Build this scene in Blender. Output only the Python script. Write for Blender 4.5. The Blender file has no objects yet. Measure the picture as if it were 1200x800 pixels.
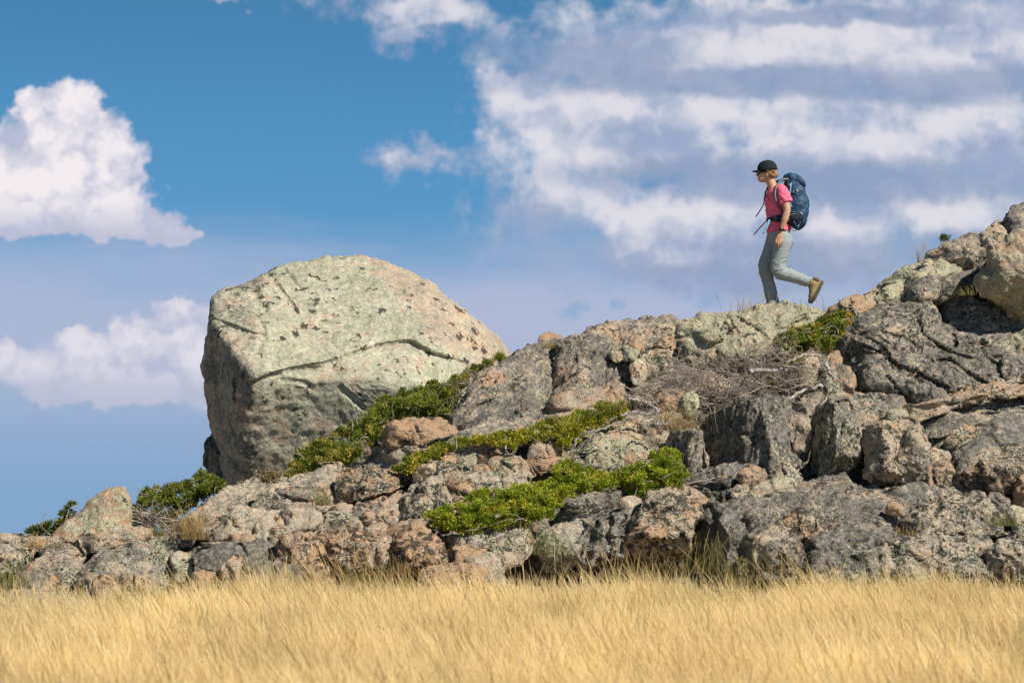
import bpy, bmesh, math, random
import numpy as np
from mathutils import Vector, Matrix
R_ = math.radians
sc = bpy.context.scene
col = sc.collection
rng = np.random.default_rng(7)
random.seed(7)

# ---------------------------------------------------------------- camera
F = 3333.0                      # focal length in pixels of a 1200 px wide frame
PITCH = math.atan(240 / F)
CAMZ = 1.6
cam_d = bpy.data.cameras.new('camera'); cam = bpy.data.objects.new('camera', cam_d)
col.objects.link(cam); sc.camera = cam
cam.location = (0, 0, CAMZ); cam.rotation_euler = (math.pi / 2 + PITCH, 0, 0)
cam_d.sensor_width = 36; cam_d.lens = F * 36 / 1200
cam_d.clip_start = 0.1; cam_d.clip_end = 20000
cam_d.dof.use_dof = True; cam_d.dof.focus_distance = 30.5; cam_d.dof.aperture_fstop = 3.2
CP, SP = math.cos(PITCH), math.sin(PITCH)

def P(px, py, D):
    """point at world distance y = D seen in direction of photo position (px, py)"""
    px, py, D = np.broadcast_arrays(np.asarray(px, float), np.asarray(py, float), np.asarray(D, float))
    a = (px - 600) / F; b = (400 - py) / F
    y = CP - b * SP; z = SP + b * CP
    return np.stack([a / y * D, D, CAMZ + z / y * D], -1)

def ppm(D): return F / D

# ---------------------------------------------------------------- noise
_g = np.random.default_rng(11)
PERM = _g.permutation(256); PERM = np.concatenate([PERM, PERM, PERM])
GRAD = _g.normal(size=(256, 3)); GRAD /= np.linalg.norm(GRAD, axis=1)[:, None]
def perlin(p):
    p = np.asarray(p, float); i = np.floor(p).astype(int); f = p - i; i &= 255
    w = f * f * f * (f * (f * 6 - 15) + 10); out = 0
    for dx in (0, 1):
        for dy in (0, 1):
            for dz in (0, 1):
                h = PERM[PERM[PERM[(i[:, 0] + dx) & 255] + ((i[:, 1] + dy) & 255)] + ((i[:, 2] + dz) & 255)]
                g = GRAD[h]
                d = g[:, 0] * (f[:, 0] - dx) + g[:, 1] * (f[:, 1] - dy) + g[:, 2] * (f[:, 2] - dz)
                wt = (w[:, 0] if dx else 1 - w[:, 0]) * (w[:, 1] if dy else 1 - w[:, 1]) * (w[:, 2] if dz else 1 - w[:, 2])
                out = out + d * wt
    return out * 1.6
def fbm(p, o=4, gain=.5):
    s = 0; a = 1
    for k in range(o):
        s = s + a * perlin(p * 2 ** k + 17.3 * k); a *= gain
    return s
def ridged(p, o=4, gain=.5):
    s = 0; a = 1
    for k in range(o):
        s = s + a * (1 - 2 * np.abs(perlin(p * 2 ** k + 31.7 * k))); a *= gain
    return s
def fbm1(x, s=0): return fbm(np.stack([x, x * 0 + s * 3.7, x * 0 + .5], -1), 3)

# ---------------------------------------------------------------- object helpers
def tag(o, label=None, cat=None, group=None, kind=None):
    if label: o['label'] = label
    if cat: o['category'] = cat
    if group: o['group'] = group
    if kind: o['kind'] = kind
    return o
def empty(name, loc=(0, 0, 0)):
    o = bpy.data.objects.new(name, None); col.objects.link(o); o.location = loc; o.empty_display_size = .1
    return o
def mesh_obj(name, verts, faces, mat, parent=None, origin=None, smooth=True, nv=None):
    """faces: (n,k) int array or list of lists"""
    verts = np.asarray(verts, float)
    if origin is not None: verts = verts - np.asarray(origin)
    me = bpy.data.meshes.new(name)
    if isinstance(faces, np.ndarray):
        n, k = faces.shape
        me.vertices.add(len(verts)); me.vertices.foreach_set('co', verts.astype(np.float32).ravel())
        me.loops.add(n * k); me.loops.foreach_set('vertex_index', faces.astype(np.int32).ravel())
        me.polygons.add(n); me.polygons.foreach_set('loop_start', (np.arange(n) * k).astype(np.int32))
        me.polygons.foreach_set('loop_total', np.full(n, k, np.int32))
        me.update(calc_edges=True)
    else:
        me.from_pydata(verts.tolist(), [], faces)
    if smooth: me.polygons.foreach_set('use_smooth', np.ones(len(me.polygons), bool))
    if mat: me.materials.append(mat)
    o = bpy.data.objects.new(name, me); col.objects.link(o)
    if parent: o.parent = parent
    if origin is not None:
        o.location = Vector(origin) if not parent else Vector(origin)
    return o
def set_col(o, c):
    a = o.data.color_attributes.new('tint', 'FLOAT_COLOR', 'POINT')
    a.data.foreach_set('color', np.concatenate([c, np.ones((len(c), 1))], 1).astype(np.float32).ravel())

def pts(s):
    return np.array([[float(v) for v in q.split(',')] for q in s.split()])
def catmull(p, n, closed=True):
    p = np.asarray(p, float); m = len(p)
    if closed: q = np.concatenate([p[-1:], p, p[:2]])
    else: q = np.concatenate([2 * p[:1] - p[1:2], p, 2 * p[-1:] - p[-2:-1]])
    segs = m if closed else m - 1
    t = np.linspace(0, segs, n, endpoint=not closed); i = np.minimum(t.astype(int), segs - 1); f = (t - i)[:, None]
    a, b, c, d = q[i], q[i + 1], q[i + 2], q[i + 3]
    # half-strength tangents keep corners
    k = .33
    m1, m2 = (c - a) * k, (d - b) * k
    return (2 * f**3 - 3 * f**2 + 1) * b + (f**3 - 2 * f**2 + f) * m1 + (-2 * f**3 + 3 * f**2) * c + (f**3 - f**2) * m2
def resample(p, n):
    q = np.concatenate([p, p[:1]]); L = np.concatenate([[0], np.cumsum(np.linalg.norm(np.diff(q, axis=0), axis=1))])
    t = np.linspace(0, L[-1], n, endpoint=False)
    return np.stack([np.interp(t, L, q[:, k]) for k in range(q.shape[1])], -1)
def inside(p, poly):
    x, y = p[:, 0], p[:, 1]; r = np.zeros(len(p), bool); n = len(poly)
    for i in range(n):
        (x1, y1), (x2, y2) = poly[i], poly[(i + 1) % n]
        c = ((y1 > y) != (y2 > y)) & (x < (x2 - x1) * (y - y1) / (y2 - y1 + 1e-12) + x1)
        r ^= c
    return r
def seg_dist(p, a, b):
    ab = b - a; t = np.clip(((p - a) @ ab) / (ab @ ab + 1e-12), 0, 1)
    return np.linalg.norm(p - (a + t[:, None] * ab), axis=1)
def poly_dist(p, poly, closed=True):
    d = np.full(len(p), 1e9); n = len(poly)
    for i in range(n if closed else n - 1): d = np.minimum(d, seg_dist(p, poly[i], poly[(i + 1) % n]))
    return d

# ---------------------------------------------------------------- the lie of the land
BASE_D, BASE_Y = 27.3, 712.
RX = [-700, -200, 0, 60, 160, 200, 260, 340, 420, 530, 600, 650, 720, 790, 860, 930, 985, 1040, 1100, 1160, 1200, 1400, 1700]
RY = [668, 642, 631, 630, 622, 614, 594, 575, 545, 497, 440, 425, 396, 392, 388, 382, 378, 352, 318, 302, 282, 250, 330]
def ridge_y(px): return np.interp(px, RX, RY)
def Dh(px, py):
    """depth of the hillside seen at a photo position"""
    return BASE_D + 1.5 * np.clip((BASE_Y - np.asarray(py, float)) / 118., -1, 5)
def ground_z(x, y):
    x = np.asarray(x, float); y = np.asarray(y, float)
    z = np.where(y < BASE_D, .037 * y, 1.01 + 0 * y)
    z = np.where(y < 0, 0, z)
    z = np.where(y > 42, np.maximum(1.01 - (y - 42) * .06, -6.), z)
    return z
S_EL, S_AZ = R_(44), R_(42)
SUN = np.array([math.cos(S_EL) * math.cos(S_AZ), -math.cos(S_EL) * math.sin(S_AZ), math.sin(S_EL)])
# ---------------------------------------------------------------- materials
class NT:
    def __init__(s, tree): s.t = tree; s.n = tree.nodes; s.l = tree.links
    def node(s, typ, **kw):
        n = s.n.new(typ)
        for k, v in kw.items():
            if k == 'ins':
                for a, b in v.items():
                    if isinstance(b, bpy.types.NodeSocket): s.l.new(b, n.inputs[a])
                    else: n.inputs[a].default_value = b
            else: setattr(n, k, v)
        return n
    def m(s, op, a, b=0.0, c=None, clamp=False):
        n = s.n.new('ShaderNodeMath'); n.operation = op; n.use_clamp = clamp
        for i, v in enumerate((a, b, c)):
            if v is None: continue
            if isinstance(v, bpy.types.NodeSocket): s.l.new(v, n.inputs[i])
            else: n.inputs[i].default_value = v
        return n.outputs[0]
    def vm(s, op, a, b=None, out=0):
        n = s.n.new('ShaderNodeVectorMath'); n.operation = op
        for i, v in enumerate((a, b)):
            if v is None: continue
            if isinstance(v, bpy.types.NodeSocket): s.l.new(v, n.inputs[i])
            else: n.inputs[i].default_value = v
        return n.outputs[out]
    def mr(s, v, a, b, c=0., d=1., smooth=True):
        n = s.n.new('ShaderNodeMapRange'); n.interpolation_type = 'SMOOTHSTEP' if smooth else 'LINEAR'
        for i, x in enumerate((v, a, b, c, d)):
            if isinstance(x, bpy.types.NodeSocket): s.l.new(x, n.inputs[i])
            else: n.inputs[i].default_value = x
        return n.outputs[0]
    def mix(s, f, a, b, mode='MIX'):
        n = s.n.new('ShaderNodeMix'); n.data_type = 'RGBA'; n.blend_type = mode
        for i, x in ((0, f), (6, a), (7, b)):
            if isinstance(x, bpy.types.NodeSocket): s.l.new(x, n.inputs[i])
            else: n.inputs[i].default_value = x if i == 0 else (*x[:3], 1)
        return n.outputs[2]
    def noise(s, v, scale, detail=4, rough=.55, out=0, dist=0.):
        n = s.n.new('ShaderNodeTexNoise'); n.noise_dimensions = '2D' if getattr(s, 'dim2', False) else '3D'; s.l.new(v, n.inputs['Vector'])
        n.inputs['Scale'].default_value = scale; n.inputs['Detail'].default_value = detail
        n.inputs['Roughness'].default_value = rough; n.inputs['Distortion'].default_value = dist
        return n.outputs[out]
    def voro(s, v, scale, feature='F1', rand=1., out='Distance'):
        n = s.n.new('ShaderNodeTexVoronoi'); n.voronoi_dimensions = '2D' if getattr(s, 'dim2', False) else '3D'; n.feature = feature; s.l.new(v, n.inputs['Vector'])
        n.inputs['Scale'].default_value = scale; n.inputs['Randomness'].default_value = rand
        return n.outputs[out]
def new_mat(name):
    m = bpy.data.materials.new(name); m.use_nodes = True
    t = NT(m.node_tree); b = t.n['Principled BSDF']; b.inputs['Roughness'].default_value = .85
    b.inputs['Specular IOR Level'].default_value = .25
    return m, t, b

def rock_material(name, zones=False):
    m, t, b = new_mat(name)
    tc = t.node('ShaderNodeTexCoord').outputs['Object']
    oi = t.node('ShaderNodeObjectInfo')
    off = t.m('MULTIPLY', oi.outputs['Random'], 40.)
    v = t.vm('ADD', tc, t.node('ShaderNodeCombineXYZ', ins={0: off, 1: off, 2: off}).outputs[0])
    sep = t.node('ShaderNodeSeparateColor'); t.l.new(oi.outputs['Color'], sep.inputs[0])
    aO, aL, aD = sep.outputs[0], sep.outputs[1], sep.outputs[2]; aS = oi.outputs['Alpha']
    A = t.noise(v, 2.0, 3, .6, out=1)            # three independent fields per lookup
    B = t.noise(v, 6.5, 4, .65, out=1, dist=.3)
    C = t.noise(v, 21., 4, .68, out=1)
    G = t.noise(v, 75., 2, .7)
    def ch(x): n = t.node('ShaderNodeSeparateColor'); t.l.new(x, n.inputs[0]); return n.outputs
    A, B, C = ch(A), ch(B), ch(C)
    def comb(i, a_, b_, c_):
        return t.m('ADD', t.m('ADD', t.m('MULTIPLY', A[i], a_), t.m('MULTIPLY', B[(i + 1) % 3], b_)), t.m('MULTIPLY', C[(i + 2) % 3], c_))
    if zones:
        sx = t.node('ShaderNodeSeparateXYZ'); t.l.new(tc, sx.inputs[0])
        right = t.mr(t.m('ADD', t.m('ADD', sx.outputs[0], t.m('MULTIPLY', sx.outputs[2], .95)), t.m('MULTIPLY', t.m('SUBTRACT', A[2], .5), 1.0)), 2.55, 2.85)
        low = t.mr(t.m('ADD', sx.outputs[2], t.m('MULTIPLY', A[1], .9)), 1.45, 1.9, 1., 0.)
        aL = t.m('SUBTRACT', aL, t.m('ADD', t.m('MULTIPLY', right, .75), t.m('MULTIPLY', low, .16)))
        left = t.mr(t.m('ADD', sx.outputs[0], t.m('MULTIPLY', C[0], .25)), -.85, -1.1); aD = t.m('ADD', aD, t.m('MULTIPLY', left, .42)); aL = t.m('SUBTRACT', aL, t.m('MULTIPLY', left, .3))  # left face: its dark stains, plus shade painted in as extra grey
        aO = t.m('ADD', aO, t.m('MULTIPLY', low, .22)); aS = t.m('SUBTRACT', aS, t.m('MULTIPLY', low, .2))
    # bare granite
    base = t.mix(t.mr(B[0], .40, .60), (.465, .375, .29), (.41, .375, .305))
    base = t.mix(t.mr(C[1], .50, .62), base, (.60, .51, .40))
    base = t.mix(t.m('MULTIPLY', t.mr(t.m('ADD', comb(0, .5, .3, .2), t.m('MULTIPLY', aO, .20)), .555, .66), .85), base, (.445, .285, .175))
    # grey weathered crust
    th = t.m('SUBTRACT', .622, t.m('MULTIPLY', aD, .215)); f = comb(1, .32, .33, .35)
    g = t.mr(f, t.m('SUBTRACT', th, .035), t.m('ADD', th, .02))
    grey = t.mix(t.mr(C[0], .38, .62), (.082, .083, .08), (.27, .262, .238))
    c = t.mix(t.m('MULTIPLY', g, .92), base, grey)
    # pale green crustose lichen
    th2 = t.m('SUBTRACT', .645, t.m('MULTIPLY', aL, .215)); f2 = comb(2, .30, .38, .32)
    l = t.mr(f2, t.m('SUBTRACT', th2, .03), t.m('ADD', th2, .02))
    lc = t.mix(t.mr(C[1], .38, .62), (.36, .39, .25), (.52, .51, .39)) if not zones else t.mix(t.mr(C[1], .38, .62), (.33, .365, .26), (.53, .53, .43))
    c = t.mix(t.m('MULTIPLY', l, .82), c, lc)
    # black lichen blots
    w = t.vm('ADD', v, t.vm('MULTIPLY', t.node('ShaderNodeCombineXYZ', ins={0: C[0], 1: C[1], 2: C[2]}).outputs[0], (.09, .09, .09) if not zones else (.22, .22, .22)))
    vo = t.voro(w, 15. if not zones else 7.5)
    rad = t.m('MULTIPLY', t.m('SUBTRACT', t.m('ADD', comb(0, .4, .6, 0.), t.m('MULTIPLY', aS, .24)), .54), 3.0)
    sp = t.mr(t.m('SUBTRACT', rad, vo), -.06, .03)
    vo2 = t.voro(t.vm('ADD', w, (3.3, 3.3, 3.3)), 40.)
    rad2 = t.m('MULTIPLY', t.m('SUBTRACT', t.m('ADD', comb(2, .4, .6, 0.), t.m('MULTIPLY', aS, .20)), .495), 3.0)
    sp = t.m('MAXIMUM', sp, t.m('MULTIPLY', t.mr(t.m('SUBTRACT', rad2, vo2), -.06, .05), 1. if not zones else .45))
    c = t.mix(t.m('MULTIPLY', sp, .9), c, (.04, .039, .037))
    # rusty lichen flecks
    of = t.mr(comb(1, .1, .45, .45), .60, .63)
    c = t.mix(t.m('MULTIPLY', of, .7), c, (.50, .23, .07))
    gr = t.mr(G, .3, .7, .72, 1.24, smooth=False)
    gr = t.m('MULTIPLY', gr, t.mr(A[0], .3, .7, .86, 1.14, smooth=False))
    c = t.mix(1., c, t.node('ShaderNodeCombineXYZ', ins={0: gr, 1: gr, 2: gr}).outputs[0], 'MULTIPLY')
    t.l.new(c, b.inputs['Base Color'])
    b.inputs['Roughness'].default_value = .9; b.inputs['Specular IOR Level'].default_value = .12
    hgt = t.m('MULTIPLY', t.noise(v, 13., 5, .72), .075 if not zones else .04)
    bp = t.node('ShaderNodeBump', ins={'Height': hgt, 'Strength': .85, 'Distance': 1.0})
    t.l.new(bp.outputs[0], b.inputs['Normal'])
    return m
ROCK = rock_material('lichened_granite')
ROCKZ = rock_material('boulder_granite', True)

def simple(name, c, rough=.8, spec=.25, var=.12, scale=30., bump=.0, bscale=120.):
    m, t, b = new_mat(name)
    tc = t.node('ShaderNodeTexCoord').outputs['Object']
    n = t.mr(t.noise(tc, scale, 4, .6), .25, .75, 1 - var, 1 + var, smooth=False)
    cc = t.mix(1., c, t.node('ShaderNodeCombineXYZ', ins={0: n, 1: n, 2: n}).outputs[0], 'MULTIPLY')
    t.l.new(cc, b.inputs['Base Color']); b.inputs['Roughness'].default_value = rough
    b.inputs['Specular IOR Level'].default_value = spec
    if bump:
        bp = t.node('ShaderNodeBump', ins={'Height': t.noise(tc, bscale, 4, .6), 'Strength': bump, 'Distance': .01})
        t.l.new(bp.outputs[0], b.inputs['Normal'])
    return m
def leafy(name, trans=.25, rough=.6):
    """colour from the mesh's own 'tint', some light passing through"""
    m, t, b = new_mat(name)
    a = t.node('ShaderNodeAttribute', attribute_name='tint').outputs['Color']
    t.l.new(a, b.inputs['Base Color']); b.inputs['Roughness'].default_value = rough
    tr = t.node('ShaderNodeBsdfTranslucent'); t.l.new(a, tr.inputs[0])
    mx = t.node('ShaderNodeMixShader', ins={0: trans}); t.l.new(b.outputs[0], mx.inputs[1]); t.l.new(tr.outputs[0], mx.inputs[2])
    t.l.new(mx.outputs[0], t.n['Material Output'].inputs[0])
    return m
LEAF = leafy('juniper_needles', .2)
DRY = leafy('dry_grass', .5, .6)
def wood_material():
    m, t, b = new_mat('weathered_wood')
    tc = t.node('ShaderNodeTexCoord').outputs['Object']
    n = t.noise(t.vm('MULTIPLY', tc, (1, 1, 1)), 25., 5, .65)
    c = t.mix(t.mr(n, .35, .65), (.25, .215, .19), (.52, .49, .46)); t.l.new(c, b.inputs['Base Color'])
    return m
WOOD = wood_material()
TWIG = simple('dry_twig_bark', (.33, .285, .25), .85, .15, .45, 9.)
def ground_material():
    m, t, b = new_mat('dry_meadow_soil')
    g = t.node('ShaderNodeNewGeometry').outputs['Position']
    c = t.mix(t.mr(t.noise(g, 1.3, 6, .65), .35, .65), (.40, .28, .12), (.26, .19, .10))
    c = t.mix(t.mr(t.noise(g, 14., 4, .7), .5, .7), c, (.48, .36, .17)); t.l.new(c, b.inputs['Base Color'])
    bp = t.node('ShaderNodeBump', ins={'Height': t.noise(g, 20., 6, .7), 'Strength': .8, 'Distance': .05})
    t.l.new(bp.outputs[0], b.inputs['Normal'])
    return m

# ---------------------------------------------------------------- sky and clouds
def build_world():
    w = bpy.data.worlds.new('World'); sc.world = w; w.use_nodes = True
    t = NT(w.node_tree); t.n.clear()
    out = t.node('ShaderNodeOutputWorld'); bg = t.node('ShaderNodeBackground'); bg.inputs[1].default_value = .15
    t.l.new(bg.outputs[0], out.inputs[0])
    d = t.node('ShaderNodeTexCoord').outputs['Generated']
    sx = t.node('ShaderNodeSeparateXYZ'); t.l.new(d, sx.inputs[0]); X, Y, Z = sx.outputs
    # physical sky; low directions are looked up somewhat higher, for the clear deep blue of mountain air
    zz = t.m('ADD', t.m('MULTIPLY', t.m('MAXIMUM', Z, 0.), 1.6), SKY_LIFT)
    sv = t.vm('NORMALIZE', t.node('ShaderNodeCombineXYZ', ins={0: X, 1: Y, 2: zz}).outputs[0])
    sky = t.node('ShaderNodeTexSky', sky_type='NISHITA', sun_disc=False, sun_elevation=S_EL, sun_rotation=R_(90) + S_AZ,
                 altitude=2500., air_density=1.0, dust_density=.4, ozone_density=1.5)
    t.l.new(sv, sky.inputs[0])
    skyc = t.mix(1., sky.outputs[0], t.mix(t.mr(Z, .14, .34), t.mix(t.mr(Z, .03, .19), SKY_TINT, SKY_TINT_UP), tuple(.24 * v for v in SKY_TINT)), 'MULTIPLY')
    t.dim2 = True
    # azimuth and elevation tangents of the view direction
    ya = t.m('MAXIMUM', Y, .05)
    az = t.m('DIVIDE', X, ya); el = t.m('DIVIDE', Z, ya)
    front = t.mr(Y, .3, .6)
    p0 = t.node('ShaderNodeCombineXYZ', ins={0: az, 1: el, 2: 0.}).outputs[0]
    q = t.vm('MULTIPLY', p0, (12., 12., 12.))                       # 1 unit = 278 photo px
    def conv(px, py): a = (px - 600) / F; b = (400 - py) / F; y = CP - b * SP; return a / y * 12, (SP + b * CP) / y * 12
    big = t.noise(t.vm('MULTIPLY', q, (1, 1.25, 1)), 2.6, 3, .5, out=1)
    fin = t.noise(t.vm('MULTIPLY', q, (1, 1.15, 1)), 9., 7, .58, out=1)
    w1 = t.vm('MULTIPLY', t.vm('SUBTRACT', big, (.5, .5, .5)), (.34, .22, 0))
    w2 = t.vm('MULTIPLY', t.vm('SUBTRACT', fin, (.5, .5, .5)), (.20, .16, 0))
    qs = t.vm('ADD', q, t.vm('ADD', w1, w2))                        # ragged
    qc = t.vm('ADD', q, t.vm('ADD', t.vm('MULTIPLY', w1, (.25, .3, 0)), t.vm('MULTIPLY', w2, (.85, .85, 0))))   # crisp
    def blobs(src, lst, soft=.0):
        r = None
        for (px, py, rx, ry, *k) in lst:
            cx, cy = conv(px, py); ux, uy = rx / 278., ry / 278.
            dd = t.vm('LENGTH', t.vm('MULTIPLY', t.vm('SUBTRACT', src, (cx, cy, 0)), (1 / ux, 1 / uy, 0)), out=1)
            f = t.m('SUBTRACT', 1., dd)
            if k: f = t.m('MULTIPLY', f, k[0])
            r = f if r is None else t.m('SMOOTH_MAX', r, f, .12)
        return r
    # puffs: billowing relief
    pv = t.vm('ADD', q, t.vm('MULTIPLY', t.vm('SUBTRACT', fin, (.5, .5, .5)), (.16, .16, 0)))
    def puff(vec):
        a = t.voro(vec, 6.5, 'SMOOTH_F1'); b = t.voro(vec, 15., 'SMOOTH_F1')
        return t.m('ADD', t.m('MULTIPLY', t.m('SUBTRACT', 1., a), .65), t.m('MULTIPLY', t.m('SUBTRACT', 1., b), .35))
    pa = puff(pv); pb = puff(t.vm('ADD', pv, (.055, .075, 0)))
    relief = t.m('SUBTRACT', pa, pb)                                # lit side of each puff
    nse = t.noise(q, 5., 8, .6)
    # --- cumulus heaps on the left
    cum = blobs(qc, [(72, 148, 62, 58), (118, 190, 58, 62), (28, 205, 75, 66), (85, 228, 105, 50), (140, 262, 82, 26), (195, 273, 46, 15), (20, 255, 90, 26),
                     (208, 384, 38, 38), (180, 415, 76, 50), (236, 420, 60, 62), (92, 404, 36, 28), (52, 432, 46, 30), (140, 450, 135, 30), (-6, 418, 34, 30)])
    cumf = t.m('ADD', cum, t.m('MULTIPLY', t.m('SUBTRACT', pa, .55), .40))
    cA = t.mr(cumf, .0, .22)
    # --- broken layer on the upper right
    lay = blobs(qs, [(900, 60, 360, 75), (1150, 60, 340, 120), (760, 150, 190, 95), (1050, 200, 420, 110), (640, 130, 90, 60), (850, 275, 260, 80), (600, 105, 55, 30),
                     (470, 8, 100, 30, .55), (495, 188, 85, 24, .55), (650, 230, 90, 60, .6), (470, 45, 40, 20, .5), (262, -2, 28, 8, .7)])
    nlo = t.noise(t.vm('MULTIPLY', q, (.8, 1.2, 1)), 3.2, 3, .5)
    layf = t.m('ADD', lay, t.m('ADD', t.m('MULTIPLY', t.m('SUBTRACT', nse, .5), 1.0), t.m('MULTIPLY', t.m('SUBTRACT', nlo, .40), .55)))
    lA = t.mr(layf, -.10, .50)
    # bright flanks of that layer
    qd = t.vm('ADD', q, t.vm('ADD', t.vm('MULTIPLY', w1, (.8, .5, 0)), t.vm('MULTIPLY', w2, (.5, .4, 0))))
    bri = blobs(qd, [(b_[0], b_[1], b_[2] * 1.05, b_[3] * 1.35, *b_[4:]) for b_ in [(880, 62, 200, 26), (1020, 48, 170, 34), (740, 6, 240, 16), (1090, 80, 110, 20), (590, 118, 60, 34), (640, 180, 60, 34), (850, 135, 120, 24), (900, 160, 120, 24),
                     (700, 185, 70, 30), (1140, 140, 100, 24), (780, 250, 90, 30), (1110, 250, 75, 30), (1030, 160, 70, 20), (700, 120, 70, 22), (850, 240, 80, 20), (1000, 275, 70, 24, .8), (460, 5, 80, 20, .7), (495, 183, 60, 14, .2)]])
    bf = t.m('ADD', t.m('ADD', bri, t.m('MULTIPLY', t.m('SUBTRACT', nse, .5), 1.1)), t.m('ADD', t.m('MULTIPLY', relief, 1.3), t.m('MULTIPLY', t.m('SUBTRACT', nlo, .5), 2.0)))
    bA = t.mr(bf, -.60, 1.0)
    # dark flat bases
    drk = blobs(qd, [(880, 95, 300, 20), (1150, 100, 150, 26), (900, 205, 260, 24), (680, 70, 120, 30), (960, 215, 240, 26), (1090, 300, 240, 26), (930, 325, 200, 22), (1000, 20, 160, 12)])
    dk = t.mr(t.m('ADD', drk, t.m('MULTIPLY', t.m('SUBTRACT', nse, .5), .5)), -.35, .45)
    # --- low lavender veil
    vy = t.m('ADD', el, t.m('MULTIPLY', t.m('SUBTRACT', t.noise(t.vm('MULTIPLY', q, (.35, 1.6, 1)), 2.2, 5, .55), .5), .035))
    def ey(py): return conv(600, py)[1] / 12
    veil = t.m('MULTIPLY', t.mr(vy, ey(225), ey(375)), t.mr(vy, ey(482), ey(466), .95, 1.))
    side = t.mr(az, -.14, .03, .90, .98)
    veil = t.m('MULTIPLY', veil, side)
    holes = blobs(qs, [(662, 356, 22, 13), (800, 345, 16, 12), (842, 352, 30, 16), (725, 360, 14, 8)])
    veil = t.m('MULTIPLY', veil, t.m('SUBTRACT', 1., t.m('MULTIPLY', t.mr(holes, -.3, .9), .40)))
    # compose (values are divided by the background strength)
    K = 5.5
    def k(c): return tuple(K * v for v in c)
    c = t.mix(t.m('MULTIPLY', veil, .93), skyc, t.mix(t.mr(el, ey(600), ey(380)), k(VEIL_LOW), k(VEIL_TOP)))
    layc = t.mix(bA, k(CL_GREY), k(CL_LIT)); layc = t.mix(t.m('MULTIPLY', dk, .75), layc, k(CL_DARK))
    c = t.mix(t.m('MULTIPLY', lA, .93), c, layc)
    cut = t.mr(cumf, .1, .95)
    hl = t.m('ADD', t.m('MULTIPLY', relief, 1.5), t.mr(nse, .3, .7, -.30, .30))
    hl = t.m('ADD', hl, t.m('MULTIPLY', t.m('SUBTRACT', nlo, .5), 1.3))
    hl = t.m('ADD', hl, t.m('ADD', .42, t.m('MULTIPLY', cut, .42)))
    # flat bases turn towards grey
    def basey(a, b): return t.mr(el, ey(a), ey(b))
    upper = t.mr(el, ey(330), ey(310))
    bs = t.mix(upper, t.node('ShaderNodeCombineXYZ', ins={0: basey(468, 415)}).outputs[0], t.node('ShaderNodeCombineXYZ', ins={0: basey(283, 225)}).outputs[0])
    sb = t.node('ShaderNodeSeparateXYZ'); t.l.new(bs, sb.inputs[0])
    hl = t.m('MULTIPLY', t.m('MAXIMUM', t.m('MINIMUM', hl, 1.), 0.), t.m('ADD', .12, t.m('MULTIPLY', sb.outputs[0], .88)))
    cumc = t.mix(hl, k(CU_SHADE), k(CU_LIT))
    cumc = t.mix(t.m('MULTIPLY', t.m('SUBTRACT', 1., upper), .35), cumc, k(VEIL_TOP))
    c = t.mix(cA, c, cumc)
    # the rest of the sky dome: scattered clouds by direction alone
    t.dim2 = False
    gn = t.noise(t.vm('MULTIPLY', d, (1, 1, 2.6)), 3.2, 7, .6)
    gc = t.mix(t.mr(gn, .60, .72), skyc, t.mix(t.mr(gn, .6, .72), k(CL_LIT), k(CL_GREY)))
    c = t.mix(front, gc, c)
    # below the horizon the land takes over
    t.l.new(c, bg.inputs[0])
    w.cycles.sampling_method = 'MANUAL'; w.cycles.sample_map_resolution = 512
SKY_LIFT = .30
SKY_TINT = (.76, 1.16, 1.06)
SKY_TINT_UP = (.50, 1.03, 1.05)
VEIL_TOP, VEIL_LOW = (.44, .48, .64), (.23, .345, .53)
CL_LIT, CL_GREY, CL_DARK = (.74, .72, .77), (.34, .405, .575), (.265, .335, .50)
CU_LIT, CU_SHADE = (.86, .81, .84), (.46, .49, .64)
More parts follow.
